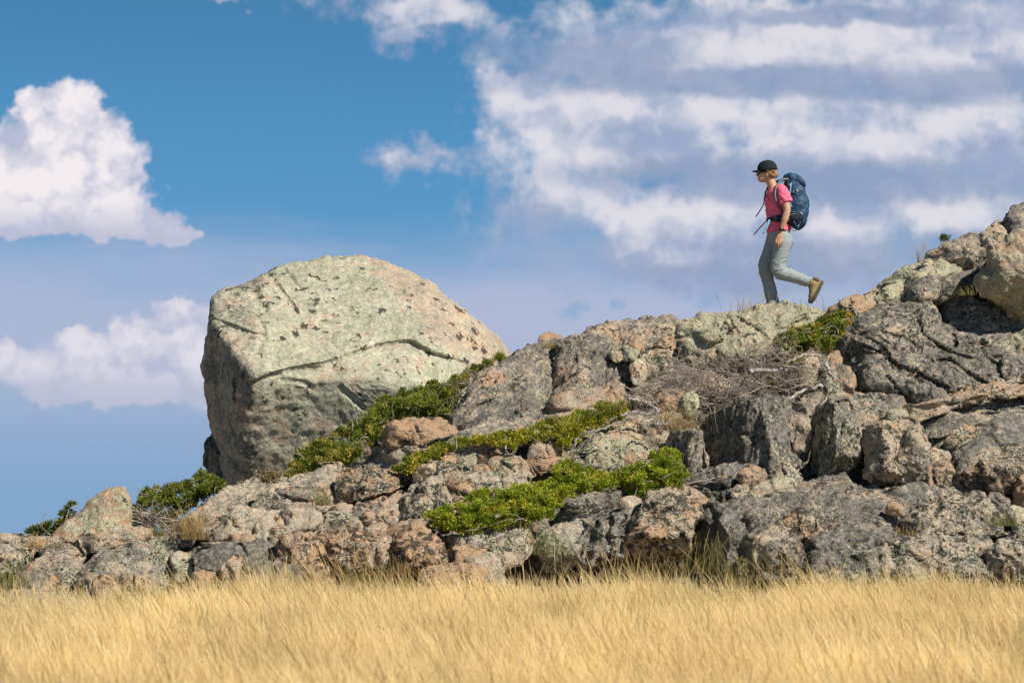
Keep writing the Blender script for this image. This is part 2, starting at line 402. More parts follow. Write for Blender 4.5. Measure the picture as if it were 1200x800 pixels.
# ---------------------------------------------------------------- rock builder
def smax(L, k):
    A = np.stack(L); m = A.max(0)
    return m + k * np.log(np.exp((A - m) / k).sum(0))
_seed = [100]
ROCKS = []
def R(name, label, outline, c=(.35, .35, .35, .3), lean=None, off=0., T=None, cells=None, D0=None, su=None,
      planes=None, cracks=(), strat=None, rough=1., p=3.2, back=None, cat='rock', group=None, jit=1., face=None, cellw=None, mat=None):
    """one solid rock: its outline as seen from the meadow, its own distance, lean and thickness.
    c = orange, lichen, grey crust, black blots; lean = metres of depth per metre of height"""
    flat = name in ('rock_slab', 'rock_ledge') or cat in ('rock dome', 'cliff block'); fl = .5 if flat else .85
    _seed[0] += 1; g = np.random.default_rng(_seed[0])
    o = pts(outline) if isinstance(outline, str) else np.asarray(outline, float)
    bot = o[:, 1].max(); x0, x1 = o[:, 0].min(), o[:, 0].max(); top = o[:, 1].min(); W = x1 - x0; H = bot - top
    cx = .5 * (x0 + x1)
    if D0 is None: D0 = float(Dh(cx, bot)) - .12
    D0 -= off
    M = F / D0; w, h = W / M, H / M; s = min(w, h)
    if lean is None: lean = .35 + .35 * g.random()
    if su is None:
        # follow the foot of the outline
        l3 = o[o[:, 0] < x0 + W * .35][:, 1].max(); r3 = o[o[:, 0] > x1 - W * .35][:, 1].max()
        su = float(np.clip((Dh(0, r3) - Dh(0, l3)) / (w * .7), -.45, .45)) * .7
    dense = resample(catmull(o, max(64, len(o) * 12)), 4000)
    per = np.linalg.norm(np.diff(np.concatenate([dense, dense[:1]]), axis=0), axis=1).sum()
    n = int(np.clip(per / 1.7, 44, 620)); b = resample(dense, n)
    # centroid of area
    x, y = b[:, 0], b[:, 1]; xn, yn = np.roll(x, -1), np.roll(y, -1); cr = x * yn - xn * y
    cen = np.array([((x + xn) * cr).sum(), ((y + yn) * cr).sum()]) / (3 * cr.sum())
    d = b - cen; rad = np.linalg.norm(d, axis=1)
    jn = fbm(np.stack([b[:, 0] / 14., b[:, 1] / 14., np.full(n, _seed[0] * 1.7)], -1), 3, .6)
    b = cen + d * (1 + 1.6 / rad + jit * np.minimum(.05, 2.6 / rad) * jn)[:, None]
    nr = int(np.clip(rad.mean() / 1.7, 9, 95))
    rr = np.sin(np.linspace(0, math.pi / 2, nr + 1)[1:])
    front = cen + rr[:, None, None] * (b - cen)[None]
    nb = max(5, nr // 4); rb = np.cos(np.linspace(0, math.pi / 2, nb + 1)[1:-1])
    backp = cen + rb[:, None, None] * (b - cen)[None]
    q = np.concatenate([cen[None], front.reshape(-1, 2), backp.reshape(-1, 2), cen[None]])
    rv = np.concatenate([[0], np.repeat(rr, n), np.repeat(rb, n), [0]])
    isb = np.concatenate([[False], np.zeros(nr * n, bool), np.ones((nb - 1) * n + 1, bool)])
    u = (q[:, 0] - cx) / M; v = (bot - q[:, 1]) / M
    if planes is None:
        tl = [0 * u + (.12 * g.normal() * u if face is None else face[0] * u + face[1] * (v - h / 2)),
              (v - h * g.uniform(.5, .8)) * g.uniform(.8, 1.9),
              (-u - w * g.uniform(.2, .36)) * g.uniform(.6, 1.5),
              (u - w * g.uniform(.25, .4)) * g.uniform(.4, 1.1),
              (h * g.uniform(.08, .2) - v) * g.uniform(.3, .9)]
        for _ in range(4):
            a = g.uniform(0, 6.28); tl.append((math.cos(a) * u + math.sin(a) * (v - h / 2)) * g.uniform(.4, 1.1) * fl - s * g.uniform(.10, .24))
    else:
        tl = [a * (q[:, 0] - X) / M + bb * (Y - q[:, 1]) / M + dd for (X, Y, a, bb, dd) in planes]
    f = smax(tl, .02 * s + .003)
    f = f - f[0]
    if T is None: T = (.12 if flat else .18) * s
    edge = T * (1 - (1 - np.clip(rv, 0, 1) ** p) ** (1 / p))
    if back is None: back = .45 * s + .55 * h
    if cells is None: cells = int(np.clip(w * h * 14, 3, 40))
    extra = 0 * u
    if cells > 1:
        cw = cellw or math.sqrt(w * h / cells)
        wob = np.stack([perlin(np.stack([u * 3, v * 3, 0 * u + 3.1 + _seed[0]], -1)), perlin(np.stack([u * 3, v * 3, 0 * u + 9.1 + _seed[0]], -1))], -1) * .16 * cw * 2
        C = np.stack([g.uniform(-w / 2, w / 2, cells), g.uniform(0, h, cells)], -1)
        uv = np.stack([u, v], -1) + wob
        dd = uv[:, None, :] - C[None]
        if strat is not None:
            ca, sa = math.cos(strat), math.sin(strat)
            al = dd[..., 0] * ca + dd[..., 1] * sa; ac = -dd[..., 0] * sa + dd[..., 1] * ca
            dist = np.sqrt((al * .55) ** 2 + (ac * 1.5) ** 2)
        else: dist = np.linalg.norm(dd, axis=2)
        idx = np.argsort(dist, axis=1)[:, :2]; r0 = np.arange(len(u))
        F1 = dist[r0, idx[:, 0]]; F2 = dist[r0, idx[:, 1]]; e = F2 - F1
        tilt = g.normal(size=(cells, 2)) * .20 * (fl + .15); offs = g.normal(size=cells) * .07 * cw
        lc = dd[r0, idx[:, 0]]
        ci = idx[:, 0]; bl = np.clip(e / (.22 * cw), 0, 1); bl = bl * bl * (3 - 2 * bl)
        extra = (tilt[ci] * lc).sum(1) * bl + offs[ci] * bl + .18 * (F1 ** 2) / cw
        gw = .011 + .012 * cw
        crackmask = 1 if g.random() < .0 else np.clip(.35 + .9 * perlin(np.stack([u * 2.2, v * 2.2, 0 * u + _seed[0]], -1)), 0, 1)
        extra = extra + (.035 + .05 * cw) * np.exp(-(e / gw) ** 2) * crackmask
    for cdef in cracks:
        cp = pts(cdef[0]); wd, dp = cdef[1], cdef[2]; step = cdef[3] if len(cdef) > 3 else 0.
        cpd = catmull(cp, len(cp) * 6, closed=False)
        dist = poly_dist(q, cpd, closed=False)
        wn = wd * (1 + .5 * perlin(np.stack([q[:, 0] / 9, q[:, 1] / 9, 0 * u + 5.], -1)))
        extra = extra + dp * np.exp(-(dist / wn) ** 2)
        if step:    # ground below the line stands back
            yl = np.interp(q[:, 0], cpd[:, 0], cpd[:, 1]); inx = (q[:, 0] > cpd[0, 0]) & (q[:, 0] < cpd[-1, 0])
            below = np.clip((q[:, 1] - yl) / 2.5, 0, 1) * np.exp(-np.maximum(q[:, 1] - yl, 0) / 60.)
            ends = np.clip(np.minimum(q[:, 0] - cpd[0, 0], cpd[-1, 0] - q[:, 0]) / 25., 0, 1)
            extra = extra + step * below * ends * inx
    extra = np.where(isb, 0, extra * np.clip((1 - rv) * 8, 0, 1) ** .5)
    D = D0 + su * u + lean * v + f + np.where(isb, T + back * (1 - np.clip(rv, 0, 1) ** 2.5) ** .5, edge) + extra
    V = P(q[:, 0], q[:, 1], D)
    # faces
    k = np.arange(n); k1 = (k + 1) % n; F3 = [np.stack([0 * k, 1 + k1, 1 + k], -1)]
    rings = nr + nb - 1; Q = []
    for i in range(rings - 1):
        a = 1 + i * n; Q.append(np.stack([a + k, a + k1, a + n + k1, a + n + k], -1))
    last = 1 + (rings - 1) * n; F3.append(np.stack([last + k, last + k1, 0 * k + len(q) - 1], -1))
    Q = np.concatenate(Q)[:, ::-1]; T3 = np.concatenate([F3[0][:, ::-1] * 1, F3[1][:, ::-1]])
    # vertex normals on the quad grid for displacement
    N = np.zeros_like(V); a, b2, c2, d2 = (V[Q[:, i]] for i in range(4)); fn = np.cross(c2 - a, d2 - b2)
    for i in range(4): np.add.at(N, Q[:, i], fn)
    N[0] = N[1:1 + n].mean(0); N[-1] = N[last:last + n].mean(0)
    N /= np.linalg.norm(N, axis=1)[:, None] + 1e-12
    vs = V
    if strat is not None:
        ca, sa = math.cos(strat), math.sin(strat)
        vs = np.stack([(V[:, 0] * ca + V[:, 2] * sa) * .4, V[:, 1], (-V[:, 0] * sa + V[:, 2] * ca) * 1.7], -1)
    ph = _seed[0] * 3.3
    dn = (.035 * fl * min(s, 1.2)) * fbm(vs / max(.28, s * .5) + ph, 2)
    dn += rough * (.4 + .6 * fl) * .014 * min(1, s * 2.2 + .25) * ridged(vs / .17 + ph, 3, .55) + rough * .0085 * fbm(vs / .055 + ph, 3, .65)
    dn += rough * fl * .022 * min(1, s) * (ridged(vs / .36 + ph * 1.3, 2, .5) - .5)
    tx = fbm(vs / .20 + ph * .7, 3) * 3.2; fr = tx - np.floor(tx); dn += rough * .013 * min(1, s * 2) * (np.floor(tx) + np.clip((fr - .5) * 3.5 + .5, 0, 1))
    dn += rough * .010 * np.minimum(0, fbm(V / .11 + ph * 2, 2))
    V = V + N * dn[:, None]
    org = P(cx, bot, D0 + T)
    nt = len(T3)
    me = bpy.data.meshes.new(name); org_ = np.asarray(org)
    Vl = V - org_; allv = np.concatenate([Q.ravel(), T3.ravel()])
    me.vertices.add(len(Vl)); me.vertices.foreach_set('co', Vl.astype(np.float32).ravel())
    me.loops.add(len(allv)); me.loops.foreach_set('vertex_index', allv.astype(np.int32))
    st = np.concatenate([np.arange(len(Q)) * 4, len(Q) * 4 + np.arange(nt) * 3]); tot = np.concatenate([np.full(len(Q), 4), np.full(nt, 3)])
    me.polygons.add(len(st)); me.polygons.foreach_set('loop_start', st.astype(np.int32)); me.polygons.foreach_set('loop_total', tot.astype(np.int32))
    me.update(calc_edges=True); me.polygons.foreach_set('use_smooth', np.ones(len(st), bool)); me.materials.append(mat or ROCK)
    ob = bpy.data.objects.new(name, me); col.objects.link(ob); ob.location = org_
    ob.color = c
    tag(ob, label, cat, group); ROCKS.append((ob, D0))
    return ob

# ---------------------------------------------------------------- ground and bedrock
def build_ground():
    xs = np.concatenate([-np.geomspace(6000, 14, 24), np.linspace(-12, 14, 105), np.geomspace(16, 6000, 24)])
    ys = np.concatenate([-np.geomspace(6000, 4, 18), np.linspace(0, 46, 185), np.geomspace(50, 9000, 30)])
    Xg, Yg = np.meshgrid(xs, ys); z = ground_z(Xg, Yg)
    near = (Yg > 3) & (Yg < 50) & (abs(Xg) < 15)
    nz = fbm(np.stack([Xg.ravel() / 2.2, Yg.ravel() / 2.2, Xg.ravel() * 0 + .3], -1), 3).reshape(Xg.shape)
    z = z + np.where(near, .03 * nz, 0)
    V = np.stack([Xg, Yg, z], -1).reshape(-1, 3); nx, ny = len(xs), len(ys)
    i = np.arange(nx * ny).reshape(ny, nx)
    Q = np.stack([i[:-1, :-1], i[:-1, 1:], i[1:, 1:], i[1:, :-1]], -1).reshape(-1, 4)
    tag(mesh_obj('ground', V, Q, ground_material()), kind='structure')
def build_hill():
    U = np.linspace(-700, 1700, 900)
    k = 240
    t = np.linspace(0, 1, k)
    ry = ridge_y(U) + 6
    PX, TT = np.meshgrid(U, t); RYm = np.broadcast_to(ry, PX.shape)
    py = 722 + (RYm - 722) * TT
    Dd = Dh(PX, py) + .30
    # blocks
    pt = np.stack([PX.ravel() / 110., py.ravel() / 110., PX.ravel() * 0 + 2.2], -1)
    a = ridged(pt, 4, .55).reshape(PX.shape); b2 = fbm(pt * 3.1, 4).reshape(PX.shape)
    stp = np.sin((py / 9. + 3 * b2 + 2 * a)) * .05
    Dd = Dd - .10 * a - .07 * b2 + stp
    Dd[0] = BASE_D - .2
    V = P(PX, py, Dd)
    # behind the crest: a plateau that falls away
    nb = 26; rows = []
    for j in range(1, nb + 1):
        r = V[-1].copy(); e = j / nb
        r[:, 1] += 16 * e ** 1.5; r[:, 0] *= (r[:, 1] / V[-1][:, 1])
        g0 = ground_z(r[:, 0], r[:, 1]) - .4; drop = np.clip((e - .22) / .78, 0, 1)
        r[:, 2] = V[-1][:, 2] - .12 * min(j, 3) / 3 + (g0 - V[-1][:, 2]) * drop ** 1.3 * 1.0
        rows.append(r)
    A = np.concatenate([V, np.stack(rows)], 0); ny, nx = A.shape[:2]
    i = np.arange(nx * ny).reshape(ny, nx)
    Q = np.stack([i[:-1, :-1], i[:-1, 1:], i[1:, 1:], i[1:, :-1]], -1).reshape(-1, 4)
    o = mesh_obj('hillside', A.reshape(-1, 3), Q, ROCK); o.color = (.40, .12, .55, .35)
    tag(o, kind='structure')
build_ground(); build_hill()

# ---------------------------------------------------------------- the rocks, upper left to lower right
GR = (.20, .30, .62, .30)     # grey weathered slab
OR = (.85, .25, .15, .35)     # orange granite
PK = (.30, .22, .20, .30)     # pinkish granite
MX = (.45, .40, .38, .45)     # mottled
SPK = (.60, .38, .22, .5)    # black-blotted
LI = (.15, .95, .12, .25)     # pale green
DK = (.15, .25, .88, .30)     # dark grey

# the big boulder
R('boulder', 'huge rounded pale green boulder standing alone on the left of the ridge',
  '250,352 258,343 288,331 321,316 351,309 385,303 424,301 448,306 482,318 505,331 531,352 557,374 580,392 592,406 600,428 598,470 560,508 500,545 420,575 340,592 300,590 268,582 262,560 256,530 250,505 244,470 241,418 245,384',
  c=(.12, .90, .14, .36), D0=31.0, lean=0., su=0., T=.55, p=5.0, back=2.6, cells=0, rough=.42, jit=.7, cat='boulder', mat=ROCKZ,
  planes=[(296, 440, .16, 1.3, 0), (296, 440, .10, -.52, 0), (294, 440, -1.75, -.06, 0), (455, 400, .85, .75, .42), (300, 350, -.2, 2.1, .92), (540, 400, 1.3, .9, 1.0)],
  cracks=[('296,449 312,440 344,431 385,424 407,415 445,404 479,399 505,412 530,420 548,427', 1.4, .05, .11),
          ('250,374 262,378 284,386 297,391 308,393', 2.0, .06, .08), ('298,333 299,345 305,356 311,361', 3., .06),
          ('303,362 303,372 310,388 307,402 300,414', 2.6, .05), ('321,327 331,342 338,352 347,364', 2.2, .06), ('334,317 342,326 353,338', 1.8, .05),
          ('248,345 262,356 268,370', 3., .05), ('400,455 415,468 425,478', 3, .03), ('330,445 352,447 366,455', 3, .03)])
R('rock_slab', 'thin brown slab leaning against the shaded left foot of the huge boulder',
  '240,520 248,510 257,503 266,515 274,545 280,575 262,580 246,568 242,545', c=(.4, .15, .8, .3), D0=31.7, lean=.1, cells=2, T=.1)

# ridge, left to right
R('boulder', 'pale green wedge boulder with orange top standing on the low left ridge',
  '62,626 80,611 96,597 112,583 130,573 140,571 146,572 149,580 153,600 156,625 130,634 100,636 66,634', c=(.80, .62, .08, .12), jit=.4, lean=.3, off=-.25, cells=0, T=.10, cat='boulder', p=4, rough=.6,
  planes=[(115, 610, .10, .3, 0), (135, 600, .9, .1, 0), (100, 600, -.5, .9, .1)])
R('rock_ledge', 'long pinkish ledge directly under the pale wedge boulder', '94,627 130,622 158,618 180,618 182,630 150,636 120,645 98,648', c=(.5, .4, .2, .4), cells=7)
R('rock_ledge', 'flat pink ledge at the far left edge of the ridge', '-30,627 20,626 48,628 72,631 68,642 40,645 -30,645', c=PK, cells=6)
R('rock', 'small dark sided stone left below the pale wedge boulder', '48,642 66,636 84,636 96,642 97,654 72,657 50,655', c=(.5, .3, .45, .4), off=.05)
R('rock', 'mottled green and pink rock at the left edge above the grass', '-30,644 24,638 40,642 34,652 28,666 0,674 -30,674', c=(.35, .6, .25, .4))
R('rock_slab', 'broad dark grey slab with rusty flecks rising from the grass below the wedge boulder',
  '82,696 84,682 90,668 104,654 122,645 148,638 176,633 200,634 210,648 214,666 204,684 170,692 130,698', c=(.25, .38, .72, .25), cells=8, lean=.9, cat='rock slab')
R('rock_slab', 'streaked orange and grey slab between the grass and the left ridge', '12,684 28,668 44,653 70,647 100,648 94,664 84,682 78,696 46,698 14,696', c=(.5, .4, .5, .3), cells=6, lean=.8, cat='rock slab')
R('rock', 'small brown pointed rock, left one of two in the grass below the dark slab', '98,692 100,676 107,671 114,674 120,690 108,702 98,700', c=(.6, .1, .4, .2), off=.15)
R('rock', 'small brown pointed rock, right one of two in the grass below the dark slab', '112,700 111,682 118,675 126,674 136,684 142,696 130,704', c=(.7, .15, .2, .2), off=.18)
R('rock', 'low rounded pink stone at the right end of the dark left slab', '136,686 150,676 170,675 180,682 176,692 150,696', c=(.4, .5, .2, .5), off=.1)
R('rock', 'small orange stone half hidden in grass left of the orange streaked dark slab', '226,671 238,668 250,669 256,682 244,688 230,686', c=(.9, .15, .05, .1), off=.25)
R('rock', 'pale lichened stone at the grass edge right of the dark left slab', '200,652 212,646 226,652 230,668 222,680 204,680', c=(.3, .7, .2, .3), off=.05)
R('rock', 'dark rounded stone under the dry grass tuft left of the pink block', '200,630 208,620 220,618 228,628 224,638 206,640', c=DK)
R('rock_slab', 'pinkish crest slab sloping up from the shrub to the foot of the boulder',
  '198,626 204,614 226,602 248,584 270,571 290,561 312,556 334,559 336,570 308,582 288,592 278,604 256,614 240,630 204,634', c=(.30, .30, .35, .3), cells=12, strat=.5, lean=.8, cat='rock slab')
R('rock_slab', 'long layered grey pink slab sloping below the big boulder',
  '278,604 286,590 312,575 340,561 370,550 400,543 408,556 398,584 376,604 352,600 330,608 296,612', c=(.30, .38, .48, .35), cells=12, strat=.5, lean=.8, cat='rock slab')
R('boulder', 'orange wedge shaped boulder with black blots overhanging a dark gap',
  '393,578 396,556 404,549 420,546 438,547 458,550 480,555 488,560 468,571 440,580 412,588 400,588', c=(.85, .45, .08, .55), cells=4, off=.2, cat='boulder')
R('rock', 'clean pink angular block below the layered slab', '330,600 338,592 350,587 368,596 379,609 372,621 352,626 340,624 334,612', c=(.05, .0, .05, .05), cells=3, off=.15, face=(.2, .3), p=4)
R('rock', 'pink flat faced block left of the clean angular block', '294,610 312,601 332,596 340,608 338,622 308,632 296,622', c=(.1, .1, .2, .1), cells=3, off=.08, p=4)
R('boulder', 'large pinkish block with dark shaded left side above the orange streaked slab',
  '238,636 242,618 250,604 260,597 284,593 308,597 314,602 302,612 298,628 266,634', c=(.25, .35, .25, .25), cells=5, off=.1, cat='boulder', p=4)
R('rock_slab', 'dark grey block with a streak of bright orange lichen on its top edge',
  '228,652 232,642 256,638 290,635 324,634 330,650 324,666 290,674 262,680 232,674', c=(.12, .12, .95, .15), cells=4, off=.25, p=5, cat='rock slab')
R('rock', 'small tan stone wedged under the dark left side of the pinkish block', '266,632 272,625 286,626 300,628 303,638 284,642 268,640', c=OR, off=.2)
R('rock', 'small grey green stone, left of two above the orange streaked slab', '299,630 306,621 316,624 316,638 302,640', c=LI, off=.22)
R('rock', 'tan stone with black rims, right of two above the orange streaked slab', '310,632 314,619 328,614 342,620 338,634 326,640 312,638', c=SPK, off=.25)
R('boulder', 'black blotted boulder, left one of the speckled pair in the grass',
  '324,636 328,626 340,621 354,622 366,629 380,644 392,662 390,680 360,686 334,682 324,664', c=(.75, .5, .15, .55), cells=4, off=.35, cat='boulder')
R('boulder', 'black blotted boulder, right one of the speckled pair in the grass',
  '363,628 370,616 390,609 412,615 426,624 432,640 426,660 408,674 388,670 376,650', c=(.65, .42, .10, .5), cells=4, off=.4, cat='boulder')
R('rock', 'grey lower block in front of the speckled pair, touching the grass', '318,662 330,654 346,658 356,670 352,692 320,694', c=(.3, .4, .45, .5), off=.5)
R('rock', 'dark square block under the orange streaked slab, in the grass', '284,668 300,661 318,660 320,692 304,698 288,696', c=DK, off=.42, p=5)
R('rock', 'pink broken corner stone leaning on the dark orange streaked slab', '260,666 266,657 276,651 285,658 287,676 274,686 262,686', c=(.4, .25, .15, .45), off=.45)
R('rock_slab', 'grey topped orange slab under the overhanging wedge boulder',
  '410,600 424,586 442,577 464,569 476,574 470,590 446,602 424,610', c=(.5, .3, .5, .4), cells=4, lean=.8, cat='rock slab')
R('rock', 'low green rock between the pink angular block and the right speckled boulder', '372,606 380,601 398,597 414,603 422,618 410,624 378,620', c=(.2, .75, .2, .35), cells=3)
R('rock', 'pink rock in the dark gap below the orange wedge boulder', '384,598 396,589 412,590 420,598 416,608 392,606', c=PK)
R('rock_slab', 'tilted upright slab, left of two leaning side by side beside the green juniper', '466,588 474,578 490,566 498,580 503,608 474,616 467,602', c=(.2, .55, .3, .6), cells=2, off=.12, su=-.3, cat='rock slab')
R('rock_slab', 'tilted upright slab, right of two leaning side by side beside the green juniper', '488,568 504,560 520,556 524,574 534,600 503,612 495,584', c=(.15, .55, .3, .4), cells=2, off=.16, su=-.3, cat='rock slab')
R('rock', 'pale oblong stone lying across the tops of the two tilted slabs', '484,556 485,549 493,542 520,540 534,544 539,556 514,563 488,568', c=(.25, .55, .2, .8), cells=2, off=.25)
R('boulder', 'round brown speckled boulder at the tip of the green juniper mat', '518,566 520,558 529,553 545,556 556,564 560,579 552,591 537,600 524,588', c=(.7, .35, .15, .45), cells=2, off=.35, T=.12, cat='boulder')
R('rock', 'lumpy pale rock right of the round brown boulder', '546,562 556,555 574,551 590,558 593,570 576,582 558,582 550,576', c=(.2, .55, .25, .5), off=.12)
R('rock', 'small lichened stone touching the upper edge of the green juniper', '568,568 574,563 586,564 591,578 584,590 571,588', c=(.3, .6, .2, .4), off=.25)
R('rock', 'small upright orange stone in the upper juniper strip', '516,536 520,524 525,519 533,529 532,543 524,547 518,545', c=(.95, .3, .05, .3), off=.2, cells=1)
R('rock', 'grey green lump left in the stone cluster above the round boulder', '528,538 540,525 552,528 558,545 550,562 536,556', c=(.35, .7, .25, .4))
R('rock', 'brown shaded stone at the top of the cluster above the round boulder', '552,540 556,531 568,525 584,522 593,532 582,546 570,552 556,552', c=(.8, .35, .2, .4))
R('boulder', 'largest orange and green block in the stone cluster above the juniper', '570,550 574,539 592,531 608,534 618,543 627,556 612,562 584,560', c=(.7, .6, .05, .35), cells=4, off=.12, p=4, cat='boulder')
R('rock', 'low speckled stone beneath the brown shaded stone of the cluster', '552,556 558,547 570,545 576,556 568,564 556,564', c=SPK, off=.12)
R('rock_slab', 'flat pink slab at the lower right of the stone cluster', '584,564 598,556 614,552 623,560 620,574 596,578', c=PK, off=.05, cat='rock slab')
R('rock', 'brown flat stone, lower of two stacked stones right of the cluster', '612,546 622,536 636,532 652,529 664,532 664,546 642,552 618,552', c=(1., .05, .1, .05), off=.12, cells=2, rough=.6)
R('rock', 'pale topped flat stone, upper of two stacked stones right of the cluster', '618,532 622,521 630,513 645,515 668,529 660,536 640,536 622,538', c=(.5, .35, .2, .25), off=.2, cells=2)
R('rock', 'tiny red brown stone under the two stacked flat stones', '644,549 648,543 658,542 663,547 657,553 648,553', c=(1, 0, .05, 0), off=.25, cells=1)
R('boulder', 'rust orange mottled boulder in the middle of the grass edge', '459,646 466,630 478,619 490,617 506,623 519,634 525,648 524,668 502,680 474,678 461,664', c=(1., .35, .05, .55), cells=3, off=.45, T=.2, cat='boulder')
R('rock', 'arched orange rock behind the rust orange mottled boulder', '450,626 456,617 470,610 496,609 514,620 514,632 484,636 460,640', c=(.9, .4, .1, .4), off=.12)
R('rock', 'rounded shaded stone left of the arched orange rock', '422,628 428,619 440,611 453,616 456,634 448,644 430,644', c=(.6, .4, .35, .4), off=.12)
R('rock', 'pink slab stone behind the rounded shaded stone', '418,612 430,601 446,595 466,591 470,608 454,620 426,622', c=(.45, .4, .3, .4))
R('rock', 'grey green hump between the right speckled boulder and the low pink stones', '396,606 406,600 418,606 424,618 420,628 400,622', c=(.3, .7, .15, .3), off=.08)
R('rock', 'whitish stone with an orange lichen patch beside the right speckled boulder', '420,642 432,635 448,636 450,654 440,664 424,662', c=(.1, .3, .1, .2), off=.3)
R('rock', 'small mottled stone touching the left side of the rust orange boulder', '442,642 450,632 461,632 465,654 456,668 444,662', c=MX, off=.32)
R('rock_slab', 'long pale slab below the green juniper mat, cut by diagonal cracks', 
  '514,640 520,630 540,625 570,619 600,613 618,611 626,622 624,644 610,662 580,668 558,656 524,650', c=(.12, .45, .28, .38), cells=6, off=.2, lean=.7, cat='rock slab',
  cracks=[('600,616 590,624 572,630 560,640', 1.6, .05)])
R('rock', 'low orange stone in front of the long pale slab', '520,652 526,642 542,637 572,642 580,652 552,668 528,668', c=(.85, .25, .1, .5), off=.45)
R('rock', 'pale arched stone in front of the right end of the long slab', '540,664 546,655 560,649 576,649 590,659 588,672 566,678 546,674', c=(.3, .5, .25, .3), off=.5)
R('rock_slab', 'low orange slab sunk in the grass right of the rust orange boulder', '490,682 498,666 520,660 556,662 574,668 578,684 530,692 500,692', c=(.95, .25, .1, .3), off=.55, cat='rock slab')
R('rock', 'pale stone lying in the grass at the end of the low orange slab', '568,680 574,670 586,669 592,682 586,692 572,690', c=(.1, .2, .2, .2), off=.6)
R('rock', 'brown round stone sitting at the corner of the long pale slab', '620,612 624,606 632,603 641,607 642,619 634,626 624,622', c=(.8, .1, .35, .3), off=.4, cells=1)

# middle
R('boulder', 'wide orange and green boulder between the two juniper mats', 
  '661,538 668,528 684,518 712,505 738,498 762,495 780,506 783,524 768,545 740,562 700,560 668,552', c=(.65, .75, .15, .42), cells=7, off=.1, lean=.5, cat='boulder')
R('rock_slab', 'thin tan slab behind the top of the wide orange and green boulder', '690,516 706,503 726,495 756,485 780,489 790,500 776,512 744,512', c=(.35, .2, .35, .25), cells=4, lean=1., cat='rock slab')
R('rock_slab', 'grey slab with pink knobbly rim on the lower edge of the juniper',
  '646,612 660,594 684,583 712,576 736,569 758,579 754,596 742,606 704,612 690,624 660,624', c=(.15, .4, .55, .6), cells=8, off=.2, strat=.3, cat='rock slab')
R('rock', 'smooth pink knob on the right end of the grey knobbly slab', '726,590 730,584 741,581 750,586 748,597 732,600', c=(.2, 0, 0, 0), off=.62, cells=1, rough=.5)
R('boulder', 'grey green rounded rock above the grass left of the ribbed grey rock', '628,646 628,626 640,616 656,611 682,608 692,620 682,644 670,666 640,668', c=(.2, .6, .45, .3), cells=4, off=.35, cat='boulder')
R('boulder', 'grey rock split into upright ribs beside the large tan boulder', '670,650 680,626 702,606 724,600 750,596 754,620 740,646 700,664 678,664', c=(.2, .4, .62, .35), cells=3, off=.32, cat='boulder',
  cracks=[('700,612 692,628 690,656', 2.5, .12), ('716,606 712,622 714,652', 2.5, .12), ('732,604 728,624 728,648', 2., .10)])
R('boulder', 'large tan boulder with black specks and shaded underside at the grass edge',
  '728,634 732,620 740,606 752,590 760,580 776,573 796,572 812,580 822,592 820,606 812,630 806,650 794,664 764,664 742,654 730,644', c=(.55, .50, .08, .62), cells=5, off=.5, T=.2, cat='boulder', p=3.2,
  planes=[(770, 612, .12, .25, 0), (736, 620, -1.3, 0, 0.05), (770, 634, .0, -1.9, 0), (790, 585, .3, 1.6, .08), (814, 600, 1.2, .2, .08)])
R('rock', 'smooth tan boulder top behind the large speckled tan boulder', '778,574 784,567 796,563 810,569 832,588 828,600 802,598 784,586', c=(.5, .4, .1, .2), off=.3, cells=2)
R('boulder', 'dark grey angular boulder under the cliff, left of the knob', '802,572 810,560 822,551 842,545 866,540 884,542 896,552 892,566 876,576 858,584 838,592 816,586', c=(.15, .35, .72, .5), cells=5, off=.2, cat='boulder', face=(.1, .5),
  cracks=[('806,574 830,570 850,572 870,566', 3, .12)])
R('rock', 'orange tipped knob on the dark angular boulder', '864,560 870,551 882,546 894,548 897,558 888,568 872,572', c=(.75, .35, .3, .3), off=.45, cells=1)
R('rock', 'small shaded stone under the dark angular boulder', '856,578 862,571 872,567 880,573 876,584 862,588', c=MX, off=.4)
R('rock', 'long low greenish stone below the dark angular boulder', '868,584 878,574 896,564 916,558 932,562 936,576 916,582 884,588', c=(.35, .75, .15, .3), off=.38, cells=3)
R('rock', 'split slanting rock at the right end of the rubble under the cliff', '892,566 896,550 902,541 920,542 938,554 940,570 920,574', c=(.35, .45, .35, .45), off=.2, cells=3)
R('boulder', 'dark shadowed block face left of the big front slab', '812,606 818,594 842,588 872,584 884,600 880,640 866,668 836,664 816,644', c=(.12, .15, .92, .15), cells=3, off=.42, p=5, cat='boulder', face=(-1.7, -.15))
R('rock_slab', 'broad grey and orange front slab right of the shadowed block',
  '856,648 860,625 866,604 874,590 912,577 945,564 978,553 1006,566 1042,576 1078,590 1064,604 1044,622 1010,642 968,668 920,684 866,680', c=(.35, .3, .62, .4), cells=14, off=.45, lean=.9, cat='rock slab', T=.3)
R('rock', 'orange lump on the left part of the broad front slab', '918,618 924,602 940,595 957,610 956,626 934,634', c=(.75, .2, .15, .6), off=.85, cells=2)
R('rock', 'pink speckled lump at the left foot of the broad front slab', '884,640 892,618 916,606 934,624 938,650 924,672 892,674', c=(.35, .25, .35, .45), off=.8, cells=4)
R('rock_slab', 'pale black blotched slab tilting to the right in front',
  '1036,616 1048,605 1074,592 1113,581 1146,577 1158,587 1188,608 1186,624 1135,630 1092,626 1052,636', c=(.05, .38, .42, .5), cells=7, off=.5, lean=.9, cat='rock slab')
R('rock_slab', 'lowest pale slab above the grass at the right',
  '1016,656 1030,640 1061,628 1105,621 1152,626 1165,636 1162,656 1150,676 1100,684 1030,684', c=(.1, .55, .42, .6), cells=10, off=.62, lean=.8, cat='rock slab')
